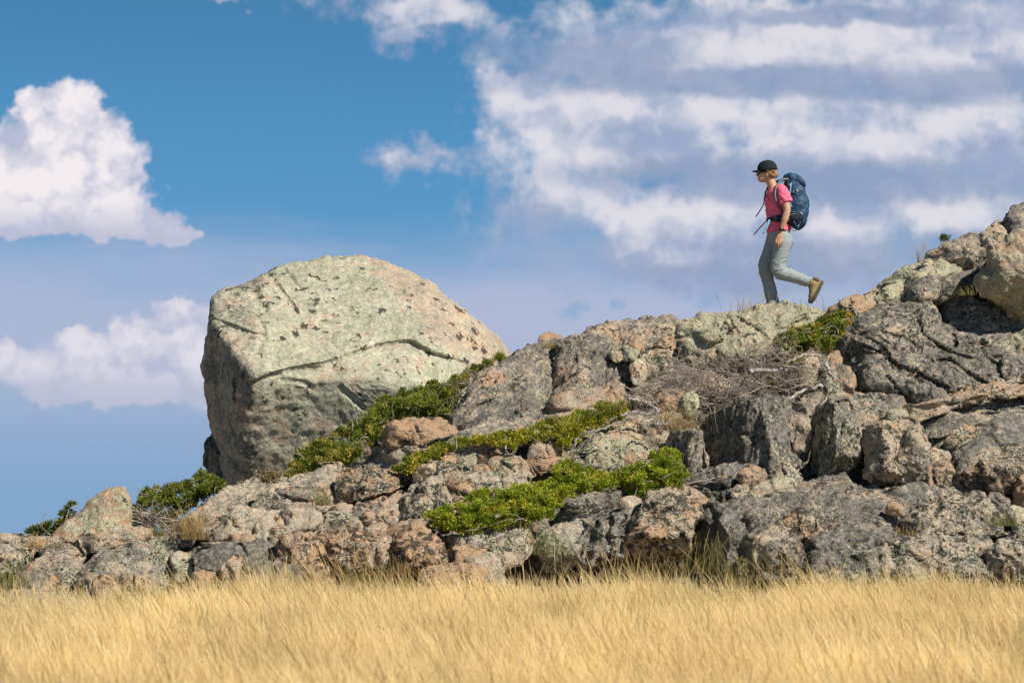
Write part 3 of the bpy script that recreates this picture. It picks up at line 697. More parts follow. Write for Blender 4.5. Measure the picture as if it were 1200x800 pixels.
R('rock_slab', 'dark grey streaked slab between the pink lump and the lowest pale slab',
  '930,660 936,644 960,624 1000,611 1040,613 1054,630 1040,654 1030,684 960,690 934,682', c=(.12, .4, .72, .5), cells=10, off=.62, lean=.9, cat='rock slab')
R('rock', 'low grey lichened rock at the lower right edge above the grass', '1154,650 1166,636 1188,626 1230,624 1240,680 1180,686 1156,676', c=(.1, .55, .45, .5), off=.55, cells=6)
R('rock_slab', 'flat grey slab behind the pale blotched slab, under the pillars', '1020,588 1034,575 1070,567 1109,570 1132,577 1112,592 1070,598', c=GR, off=.15, cells=5, cat='rock slab')
R('rock', 'small brown stone lying on the broad front slab', '1039,600 1042,588 1050,589 1064,597 1056,604', c=(.7, .1, .3, .2), off=.72, cells=1)

# cliff and pillars
R('boulder', 'wide dark cliff block facing left under the dead brush', 
  '824,552 826,500 836,484 860,473 886,465 920,465 940,474 950,516 946,542 920,556 870,556', c=(.10, .38, .80, .35), cells=5, off=.05, lean=.15, T=.2, p=6, cat='cliff block', planes=[(890, 520, -1.25, .2, 0), (930, 520, .5, .3, 0.0), (860, 480, -.3, 1.2, .15)],
  strat=1.45)
R('rock', 'sunlit rounded shoulder at the right end of the dark cliff block', '914,478 926,471 938,474 948,496 950,514 944,530 932,528 922,506', c=(.45, .4, .35, .5), off=.35, cells=2)
R('boulder', 'narrow square pillar at the left end of the cliff', '782,556 784,512 800,504 822,503 826,512 827,556 810,562', c=(.2, .45, .45, .45), off=.15, lean=.1, p=6, cells=3, strat=1.4, cat='rock pillar',
  planes=[(806, 530, -1.7, .1, 0), (808, 530, .3, .1, 0)])
R('boulder', 'tall rounded pillar of dark rock left of the square lichened block', 
  '952,560 950,510 955,482 972,467 998,469 1005,490 1014,512 1006,540 996,562 970,568', c=(.35, .50, .55, .40), off=.1, lean=.25, T=.2, cells=4, cat='rock pillar', strat=1.4,
  planes=[(980, 510, -1.4, .1, 0), (982, 510, .35, .1, 0), (990, 540, .3, -1.5, .06)])
R('boulder', 'square lichened block with a pink bare patch in the middle of the cliff foot',
  '1012,550 1011,516 1020,500 1040,493 1058,488 1070,491 1082,501 1087,518 1089,540 1086,566 1070,574 1038,572 1018,564', c=(.42, .50, .25, .55), off=.25, lean=.2, T=.2, p=4.5, cells=5, cat='boulder',
  planes=[(1036, 530, .05, .15, 0), (1034, 530, -1.6, .1, 0), (1060, 505, .2, 1.4, .06), (1080, 530, .9, 0, .05), (1050, 562, 0, -1.2, .05)])
R('rock', 'green knob resting on top of the square lichened block', '1038,497 1041,484 1052,479 1064,482 1069,494 1056,500', c=(.5, .75, .1, .3), off=.2, cells=1)
R('boulder', 'shaded lumpy rock wedged above the two pillars', '990,476 996,462 1016,457 1042,461 1066,475 1066,486 1042,496 1018,508 1006,500', c=(.3, .35, .55, .4), cells=4, cat='boulder', strat=1.2)
R('rock', 'thin upright sliver between the two cliff pillars', '1001,490 1003,474 1010,478 1018,496 1014,516 1006,512', c=(.4, .4, .45, .4), off=.1, cells=1)
R('rock_slab', 'curved dark band of rock right of the square block', 
  '1084,536 1080,496 1100,480 1140,466 1180,460 1240,456 1240,484 1178,494 1144,502 1116,516 1106,532', c=(.3, .4, .62, .35), cells=9, lean=.8, strat=.3, cat='rock slab', off=-.05, cracks=[('1112,500 1150,486 1200,478', 1.8, .08)])
R('rock_slab', 'large smooth grey slab at the right edge of the cliff',
  '1104,540 1112,524 1140,505 1180,488 1240,480 1240,540 1180,548 1140,560 1118,560', c=(.1, .12, .80, .15), cells=5, lean=.8, off=.08, rough=.6, cat='rock slab')
R('rock', 'small pinkish tongue of rock at the upper end of the smooth grey slab', '1106,524 1112,510 1124,501 1152,497 1156,502 1136,514 1114,528', c=(.5, .4, .2, .4), off=.25, cells=2)
R('boulder', 'big pink and black boulder at the right edge, overhanging a dark hole', 
  '1114,562 1122,550 1138,537 1160,526 1182,522 1240,522 1240,566 1200,574 1158,582 1130,580', c=(.45, .35, .35, .5), cells=5, off=.35, T=.2, cat='boulder', lean=.2)
R('rock', 'orange rounded rock cut by the right edge below the big pink boulder', '1188,580 1190,566 1200,556 1230,552 1240,590 1210,600 1192,592', c=(.95, .1, .1, .1), off=.5, cells=2)
R('rock', 'small round stone beside the square lichened block', '1094,552 1096,540 1108,535 1116,548 1119,564 1110,576 1100,574', c=(.5, .4, .3, .5), off=.25, cells=1)
R('rock', 'narrow upright stone between the square block and the small round stone', '1086,570 1087,540 1096,538 1099,560 1098,576 1090,576', c=(.6, .3, .35, .4), off=.22, cells=1)
R('rock', 'thin flat cap stone over the small round stone', '1084,532 1088,525 1104,527 1113,535 1104,542 1090,540', c=(.2, .6, .3, .2), off=.25, cells=1)
R('rock', 'broken shaded rock under the orange rounded rock, left piece', '1156,590 1162,578 1176,580 1186,592 1180,608 1166,604', c=(.2, .3, .6, .3), off=.3)
R('rock', 'broken green rock at the right edge under the orange rounded rock', '1180,606 1186,594 1204,596 1230,600 1232,630 1196,628', c=(.2, .7, .3, .3), off=.4)

# upper right
R('rock_slab', 'huge rough grey slab full of cracks below the hanging boulder',
  '998,456 988,432 974,398 980,382 1000,372 1020,363 1056,353 1082,350 1094,362 1106,380 1136,391 1186,396 1192,412 1190,450 1132,460 1104,482 1066,480 1056,466 1022,462', 
  c=(.10, .42, .72, .42), cells=46, lean=.9, off=0., T=.35, cat='rock slab', p=3.5, cellw=.42,
  planes=[(1040, 420, .05, .25, 0), (1012, 420, -1.6, .1, 0), (1080, 380, .1, 1.0, .1), (1080, 462, .0, -.8, 0.02)],
  cracks=[('1076,376 1082,392 1094,400 1112,412 1140,420', 1.3, .09), ('1008,404 1030,412 1048,426 1080,440 1110,454', 1.3, .09), ('1020,398 1034,420 1040,440 1064,470', 1.2, .07), ('1116,384 1120,404 1110,420', 1.2, .07), ('1150,398 1156,420 1176,430', 1.2, .06), ('1000,392 1030,388 1060,396 1080,408', 1.1, .06), ('1080,440 1090,424 1110,420 1130,434 1150,446', 1.2, .07)])
R('rock_slab', 'grey ledge in the shadow of the hanging boulder', 
  '1086,352 1094,347 1130,346 1152,352 1240,352 1240,398 1164,397 1126,392 1104,382 1092,368', c=(.12, .35, .65, .35), cells=9, lean=1.1, off=.02, cat='rock slab', cracks=[('1094,352 1096,366 1108,380', 3, .12)])
R('rock', 'lichened bump above the cracked slab at the right edge', '1180,410 1184,394 1206,385 1240,388 1240,416 1190,420', c=(.15, .7, .4, .4), off=.05)
R('rock', 'rough grey bump at the right end of the huge cracked slab', '1180,454 1176,420 1196,411 1240,411 1240,450 1186,458', c=(.2, .5, .55, .4), off=.1)
R('rock_ledge', 'sunlit layered ledge along the bottom of the huge cracked slab', 
  '1060,488 1062,474 1080,474 1104,468 1130,455 1160,449 1240,440 1240,462 1170,466 1134,473 1104,484 1072,496', c=(.55, .45, .35, .4), cells=12, off=.22, strat=.3)
R('boulder', 'big greenish boulder hanging over the ledge at the right edge',
  '1140,338 1142,326 1154,313 1158,294 1172,281 1200,270 1244,264 1270,300 1262,350 1244,374 1204,380 1184,376 1170,362 1158,353 1146,348', c=(.55, .60, .30, .12), cells=2, D0=30.9, lean=.0, su=0, T=.35, back=1.3, cat='boulder',
  planes=[(1180, 340, .25, -.35, 0), (1178, 330, -.9, .3, 0), (1180, 300, 0, 1.1, .12), (1186, 350, .1, -1.0, .05)])
R('rock_slab', 'dark rounded ridge rock with small weeds on top at the upper right',
  '1082,304 1096,291 1116,281 1140,275 1158,271 1176,274 1186,290 1164,308 1160,326 1148,334 1134,326 1110,314 1088,312', c=(.3, .45, .5, .4), cells=4, lean=.3, off=-.2, T=.3, p=2.3, cat='rock slab')
R('boulder', 'dark dome in the top right corner above the hanging boulder', '1164,274 1175,256 1186,246 1200,240 1234,234 1244,262 1210,274 1176,280', c=(.1, .3, .8, .3), off=-.6, cells=3, cat='boulder')
R('rock', 'pale little hump left of the dark dome at the upper right', '1150,276 1158,267 1170,259 1180,268 1178,280 1160,282', c=(.4, .5, .1, .2), off=-.7, cells=1)
R('boulder', 'pale green rounded rock on the skyline right of the hiker', 
  '1026,344 1034,328 1056,316 1080,308 1104,302 1126,300 1140,306 1146,320 1112,330 1074,340 1054,346 1036,352', c=(.35, .85, .1, .25), cells=3, lean=.3, off=-.05, T=.25, p=2.3, cat='boulder')
R('rock_slab', 'dark slab between the pale skyline rock and the cracked slab', 
  '1050,344 1072,329 1108,322 1144,315 1150,330 1138,350 1090,358 1056,360', c=(.12, .3, .75, .4), cells=4, lean=.3, off=.12, T=.2, p=2.3, cat='rock slab')
R('rock', 'small dark rounded rock at the left tip of the dark slab', '1020,364 1026,356 1040,345 1054,343 1060,356 1034,368', c=DK, off=.0, cells=2)
R('rock', 'low brown rock on the skyline just right of the raised boot', '968,374 974,360 988,351 1010,345 1028,339 1036,352 1014,366 996,378', c=(.6, .4, .25, .35), cells=4)
R('rock', 'small greenish stone in front of the pale skyline rock', '1024,354 1030,344 1038,335 1055,329 1060,342 1046,350', c=LI, off=.1, cells=1)

# centre ridge
R('boulder', 'grey dome of layered rock rising right of the huge boulder',
  '526,506 528,488 540,470 558,444 580,427 602,416 612,407 626,402 648,399 656,408 650,440 646,478 632,492 600,500 570,508 545,516', c=(.20, .36, .66, .25), cells=12, lean=.8, strat=.9, cat='rock dome', T=.3)
R('boulder', 'wide cracked dome in the middle of the skyline',
  '640,480 644,440 652,404 664,396 676,391 690,385 720,378 742,373 780,372 798,376 796,392 776,406 772,422 758,440 742,456 716,462 680,470', c=(.25, .38, .56, .35), cells=22, lean=.7, off=.0, strat=.9, cat='rock dome', T=.3,
  cracks=[('722,380 725,396 728,416 716,422', 2.5, .1), ('650,412 648,440 640,470', 3, .1), ('696,384 700,400 690,420', 2, .06)])
R('rock', 'small square tan block perched in the face of the wide dome', '738,408 739,396 749,393 753,400 752,410 742,412', c=(.6, .1, .0, .1), off=.62, cells=1)
R('rock', 'small pinkish block left below the perched tan block', '715,420 718,409 729,407 731,419 724,424', c=(.5, .2, .1, .2), off=.5, cells=1)
R('rock', 'rounded green lump just under the perched tan block', '728,420 730,408 742,404 749,412 742,422', c=LI, off=.55, cells=1)
R('boulder', 'flat topped brown pillar at the right end of the wide dome', '750,446 752,416 764,408 787,404 789,430 774,440 766,452', c=(.55, .45, .3, .35), off=.15, lean=.1, p=6, cells=2, cat='rock pillar')
R('rock', 'short lichened pillar left of the flat topped brown pillar', '740,446 741,420 751,414 757,424 757,442 750,454', c=(.3, .75, .2, .3), off=.28, cells=1)
R('boulder', 'pale green dome of rock that the hiker walks across',
  '764,408 772,393 792,378 812,371 852,366 874,363 900,357 928,356 956,362 982,370 984,384 966,396 930,412 890,424 850,430 812,432 786,424', c=(.22, .82, .10, .30), cells=6, lean=.75, off=-.05, T=.28, cat='rock dome',
  planes=[(870, 400, .05, .5, 0), (850, 385, -.1, 1.2, .05), (840, 405, -.5, -.3, .0), (960, 390, .5, .7, .1)],
  cracks=[('866,372 878,382 888,388 896,393', 2.2, .09), ('856,374 862,388 866,402', 2., .05), ('905,364 911,372 909,384', 1.6, .03), ('792,380 786,396 790,420', 3, .12), ('846,376 856,390 852,404', 3, .07)])
R('rock', 'brown shaded wedge at the left end of the pale green dome', '763,410 770,399 780,394 790,396 792,408 776,414', c=(.8, .2, .4, .2), off=.2, cells=1)
R('rock_slab', 'low pink and grey slab under the wide cracked dome', 
  '634,492 646,468 680,449 720,439 744,443 744,462 732,478 690,486 650,496', c=(.55, .2, .45, .2), cells=6, lean=.8, strat=.4, off=.1, cat='rock slab')
R('rock_slab', 'very long thin slab sloping down from the middle to the orange wedge boulder',
  '408,556 424,540 442,530 480,521 530,508 560,498 600,482 640,474 700,470 738,470 744,484 700,502 640,516 580,530 520,546 484,556 440,566', c=(.22, .30, .52, .22), cells=18, lean=.9, strat=.32, cat='rock slab', off=.0)
R('boulder', 'flat orange faced boulder under the dark juniper beside the huge boulder',
  '445,510 454,497 476,490 512,489 528,494 533,510 514,520 480,528 452,526', c=(.95, .12, .08, .15), cells=3, off=.15, lean=.4, cat='boulder', cracks=[('486,500 492,512 490,522', 1.6, .05)])
R('rock', 'small orange block perched on the skyline left of the wide dome', '632,402 634,393 641,390 657,393 660,402 646,407', c=(.95, .1, .0, .1), off=-.3, cells=1)

# rubble in and under the dead brush
R('rock', 'shaded grey rubble block under the left end of the dead brush', '730,478 738,458 762,446 800,446 810,462 778,480', c=(.3, .4, .6, .4), off=.0, cells=6)
R('rock', 'dark brown shaded stone inside the left part of the dead brush', '768,474 774,460 800,457 808,470 796,482 774,482', c=(.9, .1, .4, .2), off=.3, cells=2)
R('rock', 'pale green stone at the lower edge of the dead brush', '796,482 802,464 812,458 818,470 814,488', c=LI, off=.3, cells=1)
R('rock_slab', 'layered slab with dead roots lying over it, left of the square pillar', '720,512 736,484 772,476 800,480 812,496 800,512 760,520', c=(.4, .25, .45, .3), off=.1, cells=8, strat=.1, lean=.9, cat='rock slab')
R('rock', 'tan rock right of the pale log in the dead brush', '934,446 940,426 950,417 962,420 966,440 952,458', c=(.5, .5, .15, .2), off=.25, cells=2)
R('rock', 'upright orange edged rock right of the weathered branches', '974,462 974,432 984,426 996,432 1004,446 998,462 986,468', c=(.7, .35, .35, .3), off=.25, cells=2)
R('rock', 'narrow pale rock left of the orange edged upright rock', '962,456 966,424 976,426 988,460 974,470', c=(.3, .5, .3, .3), off=.3, cells=1)
R('rock', 'small brown cube of rock below the green skyline shrub', '970,426 973,414 983,412 985,426 977,432', c=(.7, .2, .3, .2), off=.2, cells=1)
R('boulder', 'rounded shaded rock beneath the curved grey branch', '930,500 934,474 950,462 968,466 974,486 966,510 944,516', c=(.4, .4, .5, .3), off=.0, cells=3, cat='boulder')

# loose stones
def pebble_mesh(seed):
    bm = bmesh.new(); bmesh.ops.create_icosphere(bm, subdivisions=3, radius=1); g = np.random.default_rng(seed)
    V = np.array([v.co[:] for v in bm.verts]); pl = g.normal(size=(9, 3)); pl /= np.linalg.norm(pl, axis=1)[:, None]
    lim = g.uniform(.55, .85, 9)
    for n_, l_ in zip(pl, lim):
        d = V @ n_; V = V - n_ * np.maximum(d - l_, 0)[:, None] * .9
    V += .07 * np.stack([fbm(V * 2 + seed, 3)] * 3, -1) * V
    V *= g.uniform(.75, 1.2, 3) * np.array([1.15, 1, .8])
    for v, c_ in zip(bm.verts, V): v.co = c_
    me = bpy.data.meshes.new('loose_stone'); bm.to_mesh(me); bm.free()
    me.polygons.foreach_set('use_smooth', np.ones(len(me.polygons), bool)); me.materials.append(ROCK)
    return me
PEB = [pebble_mesh(s) for s in range(5)]
g_ = np.random.default_rng(5)
def stone(px, py, r, D, c, label, group):
    o = bpy.data.objects.new('loose_stone', PEB[g_.integers(5)]); col.objects.link(o)
    o.location = P(px, py, D); k = r / ppm(D)
    if r > 6: o.location.z = float(ground_z(0, D)) + .45 * k;
    o.scale = (k * 1.2, k, k * .7) if r > 6 else (k, k, k); o.rotation_euler = tuple(g_.uniform(0, 6.28, 3)) if r < 6 else (0, 0, g_.uniform(-.6, .6)); o.color = c
    tag(o, label, 'stone', group)
spots = [(628, 551, 4), (636, 550, 3.4), (644, 551, 3), (652, 553, 3), (634, 556, 2.5), (848, 588, 4), (856, 590, 3.4), (841, 590, 3), (620, 505, 2.6), (612, 474, 3), (618, 478, 2.4), (606, 480, 2.6),
         (1170, 594, 4), (1180, 590, 3)]
for px, py, r in spots:
    stone(px, py, r, float(Dh(px, py + 8)) - .3, [OR, PK, MX][g_.integers(3)], 'small loose granite chip lying in a gap between larger rocks', 'loose chips between the rocks')
for px, py, r, lab in [(786, 690, 30, 'pale pink flat boulder top showing through the grass right of centre'), (846, 676, 22, 'broad pinkish boulder lying in the grass below the shadowed block'),
                  (722, 662, 15, 'orange stone in the grass below the ribbed grey rock'), (676, 660, 13, 'orange round stone in the grass under the grey green rock'), (772, 668, 11, 'small grey stone in the grass under the tan boulder'),
                  (816, 656, 14, 'tan stone in grass right of the large tan boulder'), (640, 682, 14, 'pale stone sunk in the grass right of the low orange slab'), (898, 690, 10, 'small grey stone in the grass below the pink speckled lump'),
                  (210, 700, 13, 'pale pink stone sunk in the grass at the left'), (170, 706, 12, 'grey low stone in the grass under the dark left slab')]:
    stone(px, py, r * 1.15, 26.9 if py < 680 else 26.3, [PK, (.3, .2, .1, .3)][g_.integers(2)], lab, None)
# the rock apron at the left end, where the grass is thin
R('rock_slab', 'flat pink pavement of rock at the left edge of the meadow', '-60,728 -60,704 0,698 60,700 110,706 116,718 60,732 0,738', c=(.5, .2, .25, .2), D0=25.5, lean=3.2, off=0, cells=10, strat=0., cat='rock slab')
R('rock_slab', 'low grey step of rock above the pink pavement at the left edge', '-60,704 -50,688 0,684 50,690 84,694 90,706 40,712', c=(.5, .2, .45, .3), D0=26.9, lean=1.2, off=0, cells=8, strat=0., cat='rock slab')
# ---------------------------------------------------------------- low evergreen mats
def bush_place(poly, bottom=None, lean=.9, off=.12, D0=None):
    bot = poly[:, 1].max(); cx = poly[:, 0].mean()
    if D0 is None: D0 = float(Dh(cx, bot)) - .12 - off
    return lambda px, py: D0 + lean * (bot - py) / ppm(D0)
def foot_depth(poly, off=.12, lean=.9, D0=None):
    """distance of the mat's underside: follows its lower outline"""
    xs = np.linspace(poly[:, 0].min(), poly[:, 0].max(), 40); d = catmull(poly, 400)
    lo = np.array([d[np.abs(d[:, 0] - x) < 12][:, 1].max() for x in xs]); lo = np.convolve(np.pad(lo, 4, 'edge'), np.ones(9) / 9, 'valid')
    def f(px, py):
        L = np.interp(px, xs, lo); base = (Dh(0, L) - .12 - off) if D0 is None else D0 + 0 * L
        return base + lean * np.maximum(L - py, -6) / 107.
    return f
def leaves(name, C, N, cols, mat, parent, org, per=70, rad=.07, ln=.030, wd=.009, seed=0, up=.5):
    """needle tufts: C clump centres, N outward directions, cols clump colours"""
    g = np.random.default_rng(seed); n = len(C)
    d = g.normal(size=(n, per, 3)); d /= np.linalg.norm(d, axis=2)[..., None]
    d = d + N[:, None] * .9 + np.array([0, 0, up]); d /= np.linalg.norm(d, axis=2)[..., None]
    r = rad * g.uniform(.25, 1., (n, per)) * g.uniform(.7, 1.25, (n, 1))
    p = C[:, None] + d * r[..., None]
    dir_ = d + .6 * g.normal(size=d.shape); dir_ /= np.linalg.norm(dir_, axis=2)[..., None]
    side = np.cross(dir_, g.normal(size=d.shape)); side /= np.linalg.norm(side, axis=2)[..., None] + 1e-9
    L = ln * g.uniform(.6, 1.3, (n, per, 1)); W = wd * g.uniform(.7, 1.3, (n, per, 1))
    a = p - side * W / 2; b = p + side * W / 2; m1 = p + dir_ * L * .6 + side * W * .55; m2 = p + dir_ * L * .6 - side * W * .55; t = p + dir_ * L
    V = np.stack([a, b, m1, t, m2], 2).reshape(-1, 3); k = np.arange(n * per) * 5
    o = mesh_obj(name, V, np.stack([k, k + 1, k + 2, k + 3, k + 4], -1), mat, parent, smooth=False)
    o.data.transform(Matrix.Translation(-Vector(org)))
    c = np.repeat((cols[:, None] * g.uniform(.75, 1.3, (n, per, 1))).reshape(-1, 3), 5, 0); set_col(o, c)
    return o
def tube(path, rad, sides=5):
    path = np.asarray(path, float); n = len(path); rad = np.broadcast_to(rad, n)
    T = np.gradient(path, axis=0); T /= np.linalg.norm(T, axis=1)[:, None] + 1e-12
    r = np.array([.31, .2, .93]); A = np.cross(T, r); A /= np.linalg.norm(A, axis=1)[:, None] + 1e-12; B = np.cross(T, A)
    th = np.linspace(0, 2 * math.pi, sides, endpoint=False)
    V = path[:, None] + rad[:, None, None] * (np.cos(th)[None, :, None] * A[:, None] + np.sin(th)[None, :, None] * B[:, None])
    i = np.arange(n * sides).reshape(n, sides); j = np.roll(i, -1, 1)
    Q = np.stack([i[:-1], j[:-1], j[1:], i[1:]], -1).reshape(-1, 4)
    return V.reshape(-1, 3), Q
def join_tubes(L):
    Vs, Qs, o = [], [], 0
    for V, Q in L: Vs.append(V); Qs.append(Q + o); o += len(V)
    return np.concatenate(Vs), np.concatenate(Qs)
def wander(p0, d0, n, step, g, wob=.35, sag=0.):
    p = [np.array(p0, float)]; d = np.array(d0, float); d /= np.linalg.norm(d)
    for _ in range(n):
        d = d + wob * g.normal(size=3) + np.array([0, 0, -sag]); d /= np.linalg.norm(d); p.append(p[-1] + d * step)
    return np.array(p)
def bush(name, label, outline, cat='shrub', density=42., c1=(.125, .175, .02), c2=(.055, .09, .014), c3=(.20, .19, .03), thick=.24, off=.10, lean=.9, D0=None, twigs=30, group='green juniper mats on the outcrop', per=70, seed=1, spill=0, rad=.075):
    poly = pts(outline); g = np.random.default_rng(seed); dense = resample(catmull(poly, 300), 160)
    fd = foot_depth(poly, off, lean, D0)
    x0, y0 = poly.min(0); x1, y1 = poly.max(0); n = int((x1 - x0) * (y1 - y0) / density * 1.6) + 20
    q = np.stack([g.uniform(x0, x1, n), g.uniform(y0, y1, n)], -1); q = q[inside(q, dense)]
    ed = poly_dist(q, dense)
    hump = .5 + .5 * perlin(np.stack([q[:, 0] / 16, q[:, 1] / 11, 0 * q[:, 0] + seed], -1))
    gap = perlin(np.stack([q[:, 0] / 11, q[:, 1] / 8, 0 * q[:, 0] + seed + 5.5], -1))
    keep = (gap > -.24) | (g.random(len(q)) < .18); q, ed, hump = q[keep], ed[keep], hump[keep]
    Dd = fd(q[:, 0], q[:, 1]); layer = g.random(len(q)) ** .6
    D = Dd - thick * np.clip(ed / 14., .15, 1) * (.15 + 1.3 * hump) * layer
    C = P(q[:, 0], q[:, 1], D)
    N = np.tile([-.05, -.55, .55], (len(C), 1)) + .35 * g.normal(size=(len(C), 3))
    tone = np.clip(.5 + .8 * perlin(np.stack([q[:, 0] / 22, q[:, 1] / 14, 0 * q[:, 0] + seed * 3.1], -1)) + .22 * g.normal(size=len(C)), 0, 1)[:, None]
    cols = np.array(c2) * (1 - tone) + np.array(c1) * tone
    yel = (g.random(len(C)) < .16)[:, None]; cols = np.where(yel, np.array(c3), cols)
    org = P(.5 * (x0 + x1), y1, float(fd(.5 * (x0 + x1), y1)) + .05)
    root = tag(empty(name, org), label, cat, group)
    leaves('foliage', C, N, cols * 1.2, LEAF, root, org, per=int(per * 1.5), seed=seed, rad=rad)
    # stems running under the mat
    L = []
    for _ in range(twigs):
        a = q[g.integers(len(q))]; p0 = P(a[0], a[1], float(fd(a[0], a[1])) - thick * g.uniform(.2, .9))
        w = wander(p0, (g.normal(), -.15 * g.random(), .4 * g.normal()), 8, .026, g, .30)
        V, Q = tube(w, np.linspace(.006, .002, len(w)), 4); mesh_obj('stem', V - org, Q, TWIG, root)
    return root
YG = dict(c1=(.31, .36, .03), c2=(.15, .20, .018), c3=(.40, .36, .05))
bush('juniper', 'broad bright green juniper mat in the middle of the outcrop',
     '502,606 512,598 540,592 556,582 580,574 596,566 640,568 652,560 648,551 664,544 690,552 716,560 736,552 760,544 766,532 786,528 794,536 800,550 808,562 790,570 768,574 748,582 726,570 690,580 660,590 646,606 630,614 600,614 570,620 540,626 516,618',
     off=.42, lean=.75, twigs=26, density=20, rad=.055, per=64, seed=2, **YG)
bush('juniper', 'dark juniper bush climbing along the right foot of the huge boulder',
     '334,562 338,548 356,530 372,520 400,506 420,494 432,480 448,470 468,462 500,452 526,448 545,438 566,428 588,418 596,422 584,430 560,440 546,452 538,466 530,484 520,494 488,492 462,492 448,502 444,516 434,528 420,540 400,548 372,556 350,564',
     off=-.35, lean=.85, twigs=36, density=20, rad=.06, per=64, seed=3, thick=.28, c1=(.22, .25, .03), c2=(.085, .115, .017), c3=(.34, .29, .06))
bush('juniper', 'yellow green juniper strip lying on the long thin slab', 
     '460,552 466,545 482,538 500,530 516,524 540,518 570,514 590,510 604,508 630,500 650,492 664,488 690,482 712,476 730,476 732,486 722,496 700,504 676,514 664,524 648,516 628,514 612,522 600,528 580,522 560,522 536,526 520,536 500,544 484,552 470,556',
     off=.30, lean=.9, twigs=16, density=20, rad=.055, per=60, seed=4, thick=.12, c1=(.33, .33, .035), c2=(.16, .19, .02), c3=(.46, .38, .06))
bush('juniper', 'small juniper clump on the skyline behind and below the raised boot',
     '908,404 914,396 930,388 946,382 962,376 978,371 994,370 1000,376 992,384 984,394 978,408 966,414 944,414 922,412', off=-.25, lean=.6, twigs=14, density=19, rad=.055, per=60, seed=5, c1=(.24, .28, .03), c2=(.10, .14, .018), c3=(.36, .27, .05), D0=30.7)
bush('juniper', 'dark green shrub beside the low ridge between the wedge boulder and the huge boulder',
     '153,612 154,600 160,590 168,580 180,574 196,572 212,568 226,564 236,556 244,560 254,566 266,570 250,580 232,592 218,602 208,610 200,618 176,622 160,622', off=-.2, lean=.4, twigs=30, density=20, rad=.06, per=60, seed=6, thick=.3, c1=(.21, .25, .03), c2=(.08, .11, .015), c3=(.30, .28, .10), D0=29.3)
bush('juniper', 'thin low shrub behind the left slope of the pale wedge boulder',
     '30,628 36,621 46,617 58,612 66,609 72,604 78,594 84,591 88,596 86,606 76,618 60,628 44,630', off=-.4, lean=.3, twigs=14, density=26, rad=.045, per=44, seed=7, c1=(.13, .165, .03), c2=(.06, .08, .02), D0=29.6)
bush('leafy_shrub', 'small bright green leafy plant in the crack right of the cliff block',
     '940,530 942,516 948,508 956,512 957,524 952,540 944,540', off=.35, lean=.3, twigs=10, density=26, rad=.05, per=40, seed=8, D0=30.0, group=None, cat='plant', c1=(.17, .25, .03), c2=(.09, .15, .02))
bush('leafy_shrub', 'reddish yellow low shrub under the pale log in the dead brush',
     '884,456 892,440 910,436 924,420 936,418 944,430 936,446 924,456 908,462 892,464', off=.3, lean=.9, twigs=20, density=30, rad=.05, per=34, seed=9, c1=(.25, .23, .03), c2=(.13, .13, .02), c3=(.42, .20, .04), D0=30.25, group=None, cat='shrub')
bush('leafy_shrub', 'tiny green tuft growing on the layered slab below the huge boulder', '256,598 262,592 272,590 278,596 268,600', off=.25, lean=.5, twigs=4, density=22, rad=.035, per=30, seed=12, thick=.06, group=None, cat='plant', D0=28.6)
bush('leafy_shrub', 'straggly reddish shrub on the slab at the left foot of the huge boulder', '298,572 302,556 312,549 324,554 328,566 318,576 306,578', off=.2, lean=.3, twigs=26, density=40, rad=.05, per=18, seed=13, thick=.12, group=None, cat='shrub', D0=29.0, c1=(.16, .15, .05), c2=(.10, .08, .04), c3=(.22, .12, .05))

# ---------------------------------------------------------------- dead brush, roots and branches
def brush(name, label, outline, n, D0, seed, lean=.8, thick=.3, off=0.):
    poly = pts(outline); g = np.random.default_rng(seed); dense = resample(catmull(poly, 200), 120); fd = foot_depth(poly, off, lean, D0)
    x0, y0 = poly.min(0); x1, y1 = poly.max(0); L = []
    org = P(.5 * (x0 + x1), y1, float(fd(.5 * (x0 + x1), y1)))
    while len(L) < n:
        a = np.array([[g.uniform(x0, x1), g.uniform(y0, y1)]])
        if not inside(a, dense)[0]: continue
        a = a[0]; p0 = P(a[0], a[1], float(fd(a[0], a[1])) - thick * g.random())
        ang = g.normal(.35, .8); k = g.integers(6, 13)
        w = wander(p0, (math.cos(ang) * g.choice([-1, 1]), .4 * g.normal(), math.sin(ang) * .7), k, .022 + .016 * g.random(), g, .34, .02)
        r0 = g.uniform(.0022, .006); L.append(tube(w, np.linspace(r0, r0 * .35, len(w)), 3))
        if g.random() < .7:
            j = g.integers(1, k - 1); w2 = wander(w[j], (g.normal(), g.normal() * .5, g.normal()), 5, .022, g, .35); L.append(tube(w2, np.linspace(r0 * .6, r0 * .25, len(w2)), 3))
    V, Q = join_tubes(L); root = tag(empty(name, org), label, 'dead shrub', 'dead brush on the slope'); tag(mesh_obj('twigs', V - org, Q, TWIG, root), kind='stuff')
    # a few main stems
    L = []
    for _ in range(9):
        a = poly[g.integers(len(poly))] * .5 + poly.mean(0) * .5; p0 = P(a[0], a[1], float(fd(a[0], a[1])) - thick * .6)
        w = wander(p0, (g.choice([-1, 1]), 0, .2 * g.normal()), 9, .05, g, .2)
        V, Q = tube(w, np.linspace(.011, .005, len(w)), 6); mesh_obj('stem', V - org, Q, TWIG, root)
    return root
brush('dead_shrub', 'grey tangle of dead twigs spread below the pale green dome', '790,436 804,428 830,424 852,414 880,408 906,406 928,412 926,420 900,434 880,448 852,456 820,454 796,446 782,438', 620, 30.2, 21, lean=.8)
brush('dead_shrub', 'lower dry brush between the layered slab and the dark cliff block', '734,462 742,446 770,436 800,444 830,452 860,452 866,468 840,484 816,496 796,496 770,486 748,480 736,474', 430, 30.0, 22, lean=.8)
